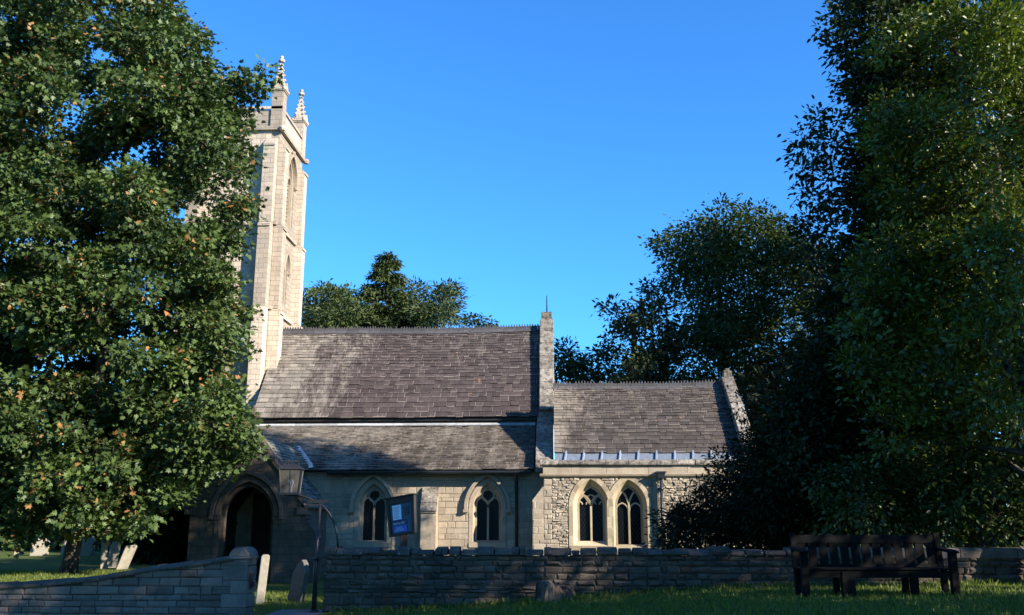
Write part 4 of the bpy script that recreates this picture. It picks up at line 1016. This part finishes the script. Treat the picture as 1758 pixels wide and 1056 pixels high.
# ------------------------------------------------------------------ stump
sp_ = at(952, 1030, 16.9); sx, sy, sz = sp_.x, 16.9, float(gz(sp_.x, 16.9))
stump = MB(); n = 46
outl = [(.43 + .05 * math.sin(3 * a) + random.uniform(-.035, .035)) for a in np.linspace(0, 2 * math.pi, n, endpoint=False)]
rings = [(-.08, 1.12), (.05, 1.0), (.16, .93), (.25, .9), (.31, .82), (.33, .5), (.315, .2)]
V = []
for h, k in rings:
    for i in range(n):
        a = 2 * math.pi * i / n; r_ = outl[i] * k + (.028 * math.sin(i * 1.9) + .02 * math.sin(i * 3.1)) * (h < .3)
        V.append((sx + r_ * math.cos(a) * .78, sy + r_ * math.sin(a) * .62, sz + h * (1 if h < .3 else 1 + .12 * math.sin(a * 2 + 1)) - (.07 if (math.cos(a) > .45 and h > .2) else 0) + random.uniform(-.012, .012)))
F = [(q * n + i, q * n + (i + 1) % n, (q + 1) * n + (i + 1) % n, (q + 1) * n + i) for q in range(len(rings) - 1) for i in range(n)] + [tuple((len(rings) - 1) * n + i for i in range(n))]
stump.add(V, F, .5); tag(stump.build('tree_stump', M['stump'], origin=(sx, sy, sz)), 'low cracked weathered stump in the grass at the foot of the stone wall', 'stump')

# ------------------------------------------------------------------ gravestones
def headstone(label, px, py, Y, wd, h, th, yaw, lean_x=0.0, lean_y=0.0, kind='round', m='grave', z=None):
    """px,py = where its foot stands in the photo at distance Y; yaw turns its face, lean tilts it"""
    b = at(px, py, Y); zb = float(gz(b.x, Y)) if z is None else z
    prof = {'round': [(-wd / 2, -.3), (wd / 2, -.3), (wd / 2, h - wd * .35)] + [(wd / 2 * math.cos(a), h - wd * .35 + wd * .35 * math.sin(a)) for a in np.linspace(.3, math.pi - .3, 7)] + [(-wd / 2, h - wd * .35)],
            'square': [(-wd / 2, -.3), (wd / 2, -.3), (wd / 2, h - .03), (wd / 2 - .03, h), (-wd / 2 + .03, h), (-wd / 2, h - .03)],
            'point': [(-wd / 2, -.3), (wd / 2, -.3), (wd / 2, h * .68), (wd * .22, h * .92), (0, h), (-wd * .22, h * .92), (-wd / 2, h * .68)],
            'shoulder': [(-wd / 2, -.3), (wd / 2, -.3), (wd / 2, h * .74), (wd * .34, h * .78), (wd * .30, h * .9), (0, h), (-wd * .30, h * .9), (-wd * .34, h * .78), (-wd / 2, h * .74)],
            'cross': [(-wd * .3, -.3), (wd * .3, -.3), (wd * .2, h * .25), (wd * .13, h * .3), (wd * .11, h * .6), (wd * .45, h * .58), (wd * .45, h * .76), (wd * .12, h * .75), (wd * .12, h), (-wd * .12, h), (-wd * .12, h * .75), (-wd * .45, h * .76), (-wd * .45, h * .58), (-wd * .11, h * .6), (-wd * .13, h * .3), (-wd * .2, h * .25)]}[kind]
    cyw, syw = math.cos(yaw), math.sin(yaw)
    fn = lambda u, v, d: (b.x + u * cyw - d * syw + v * lean_x, Y + u * syw + d * cyw + v * lean_y, zb + v)
    mb = MB(); mb.prism(prof, fn, -th / 2, th / 2, .5)
    o = mb.build('headstone', M[m], origin=(b.x, Y, zb), bevel=.012); return tag(o, label, 'gravestone', 'headstones in the churchyard')
R_ = math.radians
headstone('tall thin upright headstone seen nearly edge on behind the swept wall', 177, 988, 26, .17, 1.15, .20, R_(25), -.05, z=.3)
headstone('pale mossy headstone leaning right, just right of the tall thin upright slab', 188, 990, 26.4, .26, 1.06, .12, R_(35), .12, kind='shoulder', z=.3)
headstone('bright cream headstone tilted strongly to the right behind the swept wall', 203, 990, 25.6, .30, .82, .12, R_(38), .36, kind='square', z=.28)
headstone('triangular topped pale gravestone under the maple, leftmost sunlit stone beyond the trunk', 67, 958, 34, .62, .66, .14, R_(25), .05, kind='point')
headstone('small grey headstone half hidden by leaves at the far left edge of the churchyard', 31, 957, 34.5, .32, .42, .12, R_(30), .18, kind='round')
headstone('pinkish upright gravestone standing next to the maple trunk', 118, 958, 34, .55, .68, .13, R_(20), 0, kind='shoulder')
headstone('yellowish gravestone leaning right in the far sunlit row', 141, 958, 33.5, .5, .66, .12, R_(28), .25, kind='round')
headstone('small white stone cross in the far sunlit row beside the yellowish leaning stone', 156, 958, 33.8, .46, .68, .13, R_(10), .04, kind='cross')
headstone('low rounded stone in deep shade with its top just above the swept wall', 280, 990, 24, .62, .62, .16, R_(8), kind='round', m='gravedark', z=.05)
headstone('small sunlit stone top peeping over the wall beside the round pier cap', 410, 985, 22, .26, .95, .12, R_(35), .04, kind='square')
headstone('warm lit narrow headstone tilting right immediately beside the gate pier', 446, 1033, 20, .17, .98, .40, R_(18), .07, kind='square')
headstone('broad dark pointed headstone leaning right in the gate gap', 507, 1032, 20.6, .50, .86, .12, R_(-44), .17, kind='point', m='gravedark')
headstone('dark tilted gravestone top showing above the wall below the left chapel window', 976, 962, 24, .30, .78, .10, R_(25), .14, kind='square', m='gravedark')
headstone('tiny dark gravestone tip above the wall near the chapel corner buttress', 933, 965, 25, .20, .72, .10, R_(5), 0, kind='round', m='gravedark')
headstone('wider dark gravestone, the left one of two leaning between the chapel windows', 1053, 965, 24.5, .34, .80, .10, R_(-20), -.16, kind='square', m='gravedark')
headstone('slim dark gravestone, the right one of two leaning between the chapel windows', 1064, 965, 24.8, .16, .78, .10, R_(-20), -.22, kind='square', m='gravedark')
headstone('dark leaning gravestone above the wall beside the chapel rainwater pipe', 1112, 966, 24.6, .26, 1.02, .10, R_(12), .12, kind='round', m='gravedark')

# ------------------------------------------------------------------ trees
def tree(name, label, cat, loc, group=None): return thing(name, label, cat, loc, group)
random.seed(21)
# the big maple, left
mp = tree('maple_tree', 'big green maple with orange seed clusters standing before the tower at the left', 'tree', (-12.1, 23.2, .15))
poly = [(262, -20), (335, 32), (352, 92), (372, 128), (418, 114), (456, 110), (450, 155), (424, 195), (428, 260), (430, 330), (438, 375), (412, 425), (392, 470), (400, 520), (420, 560), (392, 600), (396, 640), (408, 690), (428, 760), (428, 800), (392, 822), (352, 838), (330, 850), (268, 888), (240, 918), (180, 925), (60, 922), (-60, 930), (-170, 880), (-260, 700), (-260, 300), (-200, -40), (-80, -130), (60, -150), (200, -110)]
holes = [(250, 268, 9), (225, 560, 5), (215, 470, 4), (350, 330, 8)]
cl = crown_clumps(poly, 23.0, 3.0, 560, 24, 56, holes, spread=.33)
# a fringe of small clumps that draws the outline
for x, y, r in [(455, 125, 16), (440, 150, 22), (410, 140, 24), (436, 378, 14), (424, 350, 18), (418, 300, 18), (416, 262, 16), (350, 110, 18), (330, 62, 24), (290, 20, 28), (425, 790, 22), (420, 750, 24), (400, 720, 24), (408, 560, 18), (414, 535, 14), (386, 475, 18), (425, 610, 14), (380, 800, 26), (250, 890, 26), (300, 850, 28), (265, 850, 26), (340, 820, 28), (225, 915, 22), (190, 900, 28), (140, 898, 26), (90, 900, 26), (40, 908, 28), (396, 430, 20), (300, 205, 26), (408, 210, 18), (390, 205, 26), (368, 250, 26), (396, 300, 24), (402, 345, 26), (398, 390, 24), (412, 398, 16), (370, 470, 26), (390, 510, 22), (390, 540, 26), (386, 575, 26), (366, 620, 28), (380, 660, 26), (368, 690, 32), (398, 700, 22), (415, 770, 26), (385, 770, 32), (360, 800, 32), (330, 790, 34), (300, 810, 34), (390, 300, 26), (370, 420, 30), (340, 500, 34), (350, 560, 34), (230, 870, 34), (150, 880, 36), (100, 880, 36), (40, 870, 40), (0, 900, 40), (60, 830, 40), (20, 780, 44), (200, 840, 40), (88, 918, 18), (30, 915, 22), (165, 912, 20), (-10, 930, 30)] + [(a_, b_, 30) for a_, b_ in [(310,130),(340,160),(370,170),(330,220),(350,270),(320,300),(300,340),(350,390),(330,440),(310,480),(380,480),(330,540),(300,590),(340,620),(310,660),(290,720),(340,740),(240,640),(200,700),(150,760),(100,720),(60,660),(30,600),(10,540),(20,480),(60,420),(0,380),(30,300),(0,220),(30,140),(0,60),(60,30),(120,60),(150,130),(200,60),(230,120),(260,200),(180,200),(120,250),(90,330),(150,400),(200,360),(240,400),(280,440),(170,470),(120,500),(160,560),(270,540),(230,580)]]:
    Yc = 23.0 + random.uniform(-1.3, 1.0); cl.append((at(x, y, Yc), r * Yc / F_PX))
n1 = grow(mp, cl, M['maple'], MAPLE, .125, 62, 24, .17, flat=.70, accent=.085, upbias=.38, trunk=((-12.1, 23.2, -.1), (-11.5, 23.4, 12.5), .17, .07), seed=3)

# dark tall tree at right
dk = tree('broadleaf_tree', 'tall dark broadleaf tree forming the shadowed left edge of the right hand trees', 'tree', (8.8, 21.0, .1))
poly = [(1452, -40), (1420, 55), (1452, 110), (1470, 190), (1440, 330), (1450, 420), (1415, 540), (1375, 600), (1335, 680), (1290, 760), (1270, 860), (1560, 880), (1640, 660), (1660, 300), (1650, -60), (1560, -110)]
cl = crown_clumps(poly, 20.6, 1.3, 200, 26, 52, spread=.45)
for x, y, r in [(1424, 52, 14), (1440, 35, 20), (1436, 75, 16), (1450, 100, 18), (1455, 135, 18), (1448, 10, 18), (1465, 165, 18), (1405, 200, 12), (1392, 225, 20), (1378, 240, 14), (1385, 262, 18), (1378, 290, 14), (1395, 300, 20), (1388, 330, 14), (1400, 350, 18), (1425, 250, 26), (1430, 300, 28), (1425, 350, 26), (1440, 215, 24), (1384, 378, 11), (1380, 392, 12), (1405, 395, 24), (1430, 400, 28), (1395, 440, 26), (1410, 500, 30)]:
    Yc = 20.6 + random.uniform(-.7, .7); cl.append((at(x, y, Yc), r * Yc / F_PX))
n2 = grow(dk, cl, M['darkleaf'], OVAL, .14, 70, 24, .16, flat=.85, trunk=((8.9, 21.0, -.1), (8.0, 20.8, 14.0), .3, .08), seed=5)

# lighter oak in front of it
ok_ = tree('oak_tree', 'bright green oak with yellowing tips, its dark trunk before the wall right of the bench', 'tree', (8.5, 17.0, .6))
poly = [(1492, 130), (1512, 60), (1560, 30), (1625, 8), (1690, -30), (1780, -60), (1830, 100), (1840, 420), (1830, 760), (1780, 790), (1600, 800), (1500, 760), (1455, 660), (1430, 560), (1450, 470), (1500, 420), (1490, 300)]
cl = crown_clumps(poly, 18.9, 1.8, 210, 24, 54, [(1700, 215, 10), (1660, 390, 9), (1470, 540, 10)], spread=.58)
for x, y, r in [(1520, 62, 22), (1505, 100, 20), (1570, 40, 20), (1610, 22, 18), (1535, 290, 22), (1545, 330, 24), (1570, 360, 24), (1490, 445, 22), (1530, 430, 26), (1590, 300, 24), (1640, 170, 26), (1700, 150, 26), (1700, 230, 30), (1745, 280, 34), (1690, 320, 30), (1735, 370, 34), (1700, 420, 34), (1750, 450, 34), (1705, 500, 34), (1745, 550, 34), (1690, 580, 34), (1735, 630, 34), (1700, 690, 34), (1750, 730, 30)]:
    Yc = (18.3 if x < 1645 or y < 160 else 16.6) + random.uniform(-.4, .4); cl.append((at(x, y, Yc), r * Yc / F_PX))
n3 = grow(ok_, cl, M['oak'], LOBED, .115, 80, 26, .14, flat=1.0, accent=.02, droop=.1, trunk=((8.5, 17.0, .5), (8.7, 18.9, 12.5), .19, .06), seed=8)

# dark yew by the chapel and the shrubs below the oak
yw = tree('yew_bush', 'wide near-black yew bush between the chapel and the stone wall', 'bush', (4.9, 21.5, .1))
poly = [(1126, 950), (1136, 905), (1165, 862), (1205, 835), (1236, 790), (1262, 765), (1300, 735), (1340, 690), (1400, 660), (1480, 680), (1540, 760), (1560, 950)]
cl = crown_clumps(poly, 21.5, 1.8, 230, 20, 48, spread=.42)
for x, y, r in [(1138, 925, 17), (1150, 890, 19), (1175, 862, 20), (1210, 838, 20), (1240, 795, 20), (1160, 920, 24), (1185, 890, 24), (1215, 865, 24), (1250, 825, 24), (1150, 945, 20), (1262, 775, 16), (1295, 745, 18), (1145, 940, 16), (1272, 700, 20), (1300, 690, 22)]:
    cl.append((at(x, y, 21.2), r * 21.2 / F_PX))
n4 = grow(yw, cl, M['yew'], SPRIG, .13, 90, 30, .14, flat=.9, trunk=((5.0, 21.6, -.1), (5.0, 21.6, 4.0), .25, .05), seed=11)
for k, (lab, pl, Y, mt, sz, sd) in enumerate([
    ('loose glossy leaved shrub hanging over the dressed coping right of the bench', [(1600, 935), (1580, 880), (1600, 800), (1660, 760), (1760, 770), (1850, 860), (1850, 945), (1640, 950)], 18.35, 'laurel', .11, 31),
    ('dense dark glossy shrub rising directly behind the bench back', [(1380, 915), (1390, 830), (1440, 780), (1540, 770), (1620, 800), (1640, 880), (1620, 930), (1480, 938)], 18.9, 'laurel', .095, 33),
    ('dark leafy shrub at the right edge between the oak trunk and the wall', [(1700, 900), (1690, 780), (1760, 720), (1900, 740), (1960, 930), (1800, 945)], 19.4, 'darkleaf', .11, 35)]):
    c = at(sum(p[0] for p in pl) / len(pl), 900, Y)
    sh_ = tree('shrub', lab, 'shrub', (c.x, Y, .1), 'shrubs behind the wall')
    cl = crown_clumps(pl, Y, .5 if k == 0 else .8, 40, 22, 42, spread=.42)
    grow(sh_, cl, M[mt], OVAL, sz, 80, 26, .15, flat=.9, droop=.4, trunk=((c.x, Y + .1, -.1), (c.x + .1, Y + .1, 2.2), .05, .02), seed=sd)

# trees beyond the church
def far_tree(name, label, poly, Y, depth, n, rmin, rmax, m, leaf, shape, ntip, nleaf, tipr, seed, fringe=(), cat='tree', flat=.8):
    gx = sum(p[0] for p in poly) / len(poly); b = at(gx, 880, Y); top = min(p[1] for p in poly); tz_ = at(gx, top, Y).z
    t = tree(name, label, cat, (b.x, Y, .2), 'trees beyond the church')
    cl = crown_clumps(poly, Y, depth, int(n * 2), rmin, rmax, spread=.55); ntip *= 1.5; nleaf = int(nleaf * 1.5)
    for x, y, r in fringe: Yc = Y + random.uniform(-1, 1); cl.append((at(x, y, Yc), r * Yc / F_PX))
    return grow(t, cl, M[m], shape, leaf, ntip, nleaf, tipr, flat=flat, trunk=((b.x, Y, -.1), (b.x + .2, Y, tz_ * .85), .35, .08), seed=seed)
far_tree('sycamore_tree', 'large rounded green tree standing behind the chapel roof at the right', [(1128, 425), (1175, 375), (1222, 345), (1252, 372), (1278, 342), (1330, 365), (1360, 395), (1420, 420), (1460, 560), (1440, 720), (1180, 720), (1120, 660), (1105, 600), (1150, 560), (1130, 480)], 43, 4.0, 62, 26, 46, 'lime', .20, OVAL, 10, 22, .30, 41,
         [(1235, 362, 16), (1225, 385, 20), (1185, 385, 15), (1178, 400, 16), (1280, 362, 18), (1300, 372, 20), (1330, 385, 20), (1140, 428, 16), (1150, 450, 18), (1130, 418, 10), (1125, 500, 16), (1140, 520, 18), (1350, 415, 20), (1370, 425, 18), (1160, 480, 18)])
far_tree('sycamore_tree', 'dark lower tree with ragged outline left of the large rounded tree behind the chapel', [(1040, 530), (1062, 515), (1098, 535), (1120, 490), (1160, 520), (1180, 720), (1040, 720), (1060, 640), (1075, 600)], 40, 2.0, 22, 20, 34, 'darkleaf', .20, OVAL, 11, 20, .27, 43,
         [(1050, 530, 12), (1060, 545, 14), (1080, 540, 12), (1075, 560, 14), (1095, 575, 16), (1110, 500, 14), (1118, 530, 15), (1048, 585, 7), (1090, 610, 18)])
far_tree('hedge_tree', 'low dark tree showing just right of the nave gable above the chapel ridge', [(930, 610), (965, 590), (1000, 602), (1035, 595), (1080, 620), (1100, 720), (930, 720)], 46, 2.5, 22, 18, 30, 'lime', .2, OVAL, 10, 20, .28, 45, [(970, 600, 14), (1000, 610, 14), (1030, 605, 14), (1060, 600, 12), (985, 635, 18)])
far_tree('conifer_tree', 'dense olive green bushy tree left of the tall spired conifer behind the nave', [(508, 520), (540, 500), (575, 498), (610, 510), (640, 520), (640, 640), (500, 640)], 52, 3, 30, 17, 28, 'conifer', .26, SPRIG, 11, 24, .27, 47, [(530, 512, 12), (550, 505, 12), (570, 506, 12), (590, 512, 12), (515, 530, 12)])
far_tree('broadleaf_tree', 'far pale green tree top behind the dark bushy tree beside the tower', [(505, 510), (530, 497), (560, 494), (600, 496), (640, 505), (640, 640), (505, 640)], 66, 2, 20, 12, 22, 'limelight', .26, OVAL, 8, 18, .28, 48, [(528, 500, 9), (552, 497, 9), (562, 500, 8), (600, 500, 9), (585, 503, 8)])
far_tree('conifer_tree', 'bushy dark conifer with upright tips right of the tall spired conifer', [(690, 500), (715, 484), (740, 500), (760, 488), (783, 486), (784, 520), (778, 640), (680, 640)], 52, 2.5, 26, 15, 26, 'conifer', .26, SPRIG, 11, 24, .27, 49, [(712, 494, 10), (722, 498, 10), (770, 494, 10), (778, 492, 8), (782, 512, 7), (750, 500, 10), (762, 510, 12)])
far_tree('hedge_tree', 'small low round tree top just above the nave ridge', [(780, 560), (800, 546), (815, 542), (848, 552), (850, 640), (780, 640)], 60, 1.5, 12, 10, 18, 'lime', .22, OVAL, 9, 18, .24, 51, [(806, 550, 8), (820, 550, 8), (838, 556, 7), (790, 556, 8)])
# tall conifer with its own tiers
cb = at(652, 880, 53); cf = tree('conifer_tree', 'tall spired conifer with tiered branches rising above the nave ridge', 'tree', (cb.x, 53, .2), 'trees beyond the church')
g = np.random.default_rng(77); tb = MB(); zt = at(652, 432, 53).z; tb.tube([(cb.x, 53, 0), (cb.x + .05, 53, zt - .2)], [.3, .04], 8); P = []; D = []; Nn = []; T = []
for i in range(260):
    t = g.random() ** .85; z = zt - .12 - t * 7.0; L = .25 + t * 7.0 * .43 * g.uniform(.75, 1.2); a = g.uniform(0, 2 * math.pi); s0 = np.array([cb.x, 53, z])
    d = np.array([math.cos(a), math.sin(a), .0]); e = s0 + d * L + np.array([0, 0, -.05 + .12 * L - .06 * L * L * .4])
    tb.tube([s0, (s0 + e) / 2 + np.array([0, 0, -.06 * L]), e], [.045, .03, .012], 4, cap=False)
    k = int(55 * L) + 16; u = g.uniform(.28, 1.05, k) ** .8; p = s0 + (e - s0) * u[:, None] + g.normal(size=(k, 3)) * np.array([.16, .16, .07]) * (1.25 - .3 * u[:, None]) + np.array([0, 0, -.06 * L]) * (4 * u * (1 - u))[:, None]
    P.append(p); D.append(d * .7 + g.normal(size=(k, 3)) * .5 + np.array([0, 0, -.35])); Nn.append(np.array([0, 0, .9]) + g.normal(size=(k, 3)) * .4); T.append(np.clip(.5 + g.normal(0, .2) + g.normal(size=k) * .15, 0, 1))
tb.build('trunk', M['bark'], cf, smooth=True); P = np.concatenate(P); leaf_object('crown', M['conifer'], P, np.concatenate(D), np.concatenate(Nn), .30 * g.uniform(.7, 1.3, len(P)), SPRIG, cf, np.concatenate(T))
# dark bushes that close the churchyard at the left and behind the right hand trees
for lab, pl, Y, sd in [('dark evergreen bank closing the churchyard left of the porch', [(-260, 960), (-260, 780), (-60, 730), (120, 770), (250, 740), (345, 780), (350, 965)], 42, 61),
                       ('dark bush filling the gap between the maple and the porch', [(225, 985), (235, 880), (270, 830), (320, 820), (352, 850), (350, 990)], 30.5, 65),
                       ('dark bank of evergreens behind the oak at the right edge', [(1285, 940), (1285, 660), (1380, 560), (1500, 330), (1560, 130), (1700, 60), (1900, 90), (2000, 400), (2060, 700), (2060, 940)], 34, 63)]:
    c = at(sum(p[0] for p in pl) / len(pl), 900, Y); h_ = tree('evergreen_bush', lab, 'bush', (c.x, Y, .3), 'evergreens closing the view')
    cl = crown_clumps(pl, Y, 1.5, 110 if sd != 63 else 330, 36, 64, spread=.4); grow(h_, cl, M['yew'], OVAL, .32, 11, 20, .32, trunk=((c.x, Y, 0), (c.x, Y, 3), .2, .05), seed=sd)
# trees on the road side, right of the view: they throw the shade on the wall, the grass and the porch; the two behind the viewer are added to dim the sky light
for lab, x, y, h, r, sd, lo in [('road side tree nearest the viewer at the right, outside the churchyard', 9.6, 5.6, 11.8, 3.0, 71, 2.4), ('round headed road side tree right of the bench lawn', 13.2, 8.6, 10.5, 3.3, 73, 2.4),
                            ('taller road side tree farther right along the lawn', 17.2, 10.6, 12.6, 3.3, 75, 7.7), ('tall tree on the lawn just beyond the right end of the view', 9.8, 14.8, 15.9, 1.15, 77, 7.4), ('small round tree on the lawn close to the viewer at the right', 8.3, 8.6, 9.6, 2.7, 85, 2.2),
                            ('unseen spreading tree behind the viewer on the left, added to dim the sky light', -7.5, -5.0, 12.0, 4.2, 79, 2.4), ('unseen spreading tree behind the viewer on the right, added to dim the sky light', 5.5, -7.0, 12.0, 4.2, 81, 2.4), ('tree beside the viewer at the left of the road', -14.0, 5.5, 11.0, 3.6, 83, 2.4)]:
    t = tree('lawn_tree', lab, 'tree', (x, y, float(gz(x, y))), 'trees along the lawn'); rr = random.Random(sd); cl = []
    for i in range(150 if sd == 73 else 80):
        u = rr.random(); zz = lo + (h - lo - .5) * u; w_ = r * math.sin(math.pi * min(.96, .18 + .80 * u)) ** .7; a = rr.uniform(0, 6.283); q = math.sqrt(rr.random()) * w_ * .82
        if sd == 73 and 7.1 < zz < 8.8: continue     # gap shaped into this unseen crown so the low sun streaks the lawn
        cl.append((Vector((x + q * math.cos(a), y + q * math.sin(a), zz)), rr.uniform(.35, .55) if sd == 77 else rr.uniform(.5, .8) if sd in (73, 75) else rr.uniform(.6, 1.0)))
    grow(t, cl, M['oak'], OVAL, .26, 11, 18, .26, trunk=((x, y, -.2), (x + .2, y, h * .85), .25, .06), seed=sd)

# ------------------------------------------------------------------ grass blades on the nearer turf
g = np.random.default_rng(5); n = 130000
X = g.uniform(-15.5, 9.5, n); Y = np.where(g.random(n) < .66, g.uniform(10.6, 17.58, n), g.uniform(18.05, 24.5, n))
kp = ~((Y < 18) & (X < -4.1)) & ~((Y < 14) & (X < -1)) & ~((Y > 18) & (X > -3)) & ~((np.abs(X + 4.75) < .6) & (Y < 18.4)); X = X[kp]; Y = Y[kp]
tall = (np.abs(Y - 17.45) < .16) | (((X - sx) ** 2 + (Y - sy) ** 2) < .42) ; n = len(X)
P = np.stack([X, Y, gz(X, Y) - .004], -1); D = g.normal(size=(n, 3)) * np.array([.42, .42, .1]) + np.array([0, 0, 1]); Nn = g.normal(size=(n, 3)) + np.array([0, -.3, 0])
S = g.uniform(.035, .085, n) * np.where(tall, 1.7, 1.0)
go = leaf_object('grass', M['grass'], P, D, Nn, S, (BLADE[0] * np.array([2.2, 1, 1]), BLADE[1]), None, g.random(n)); go['kind'] = 'stuff'; go['label'] = 'short lawn grass at the foot of the stone wall'; go['category'] = 'grass'
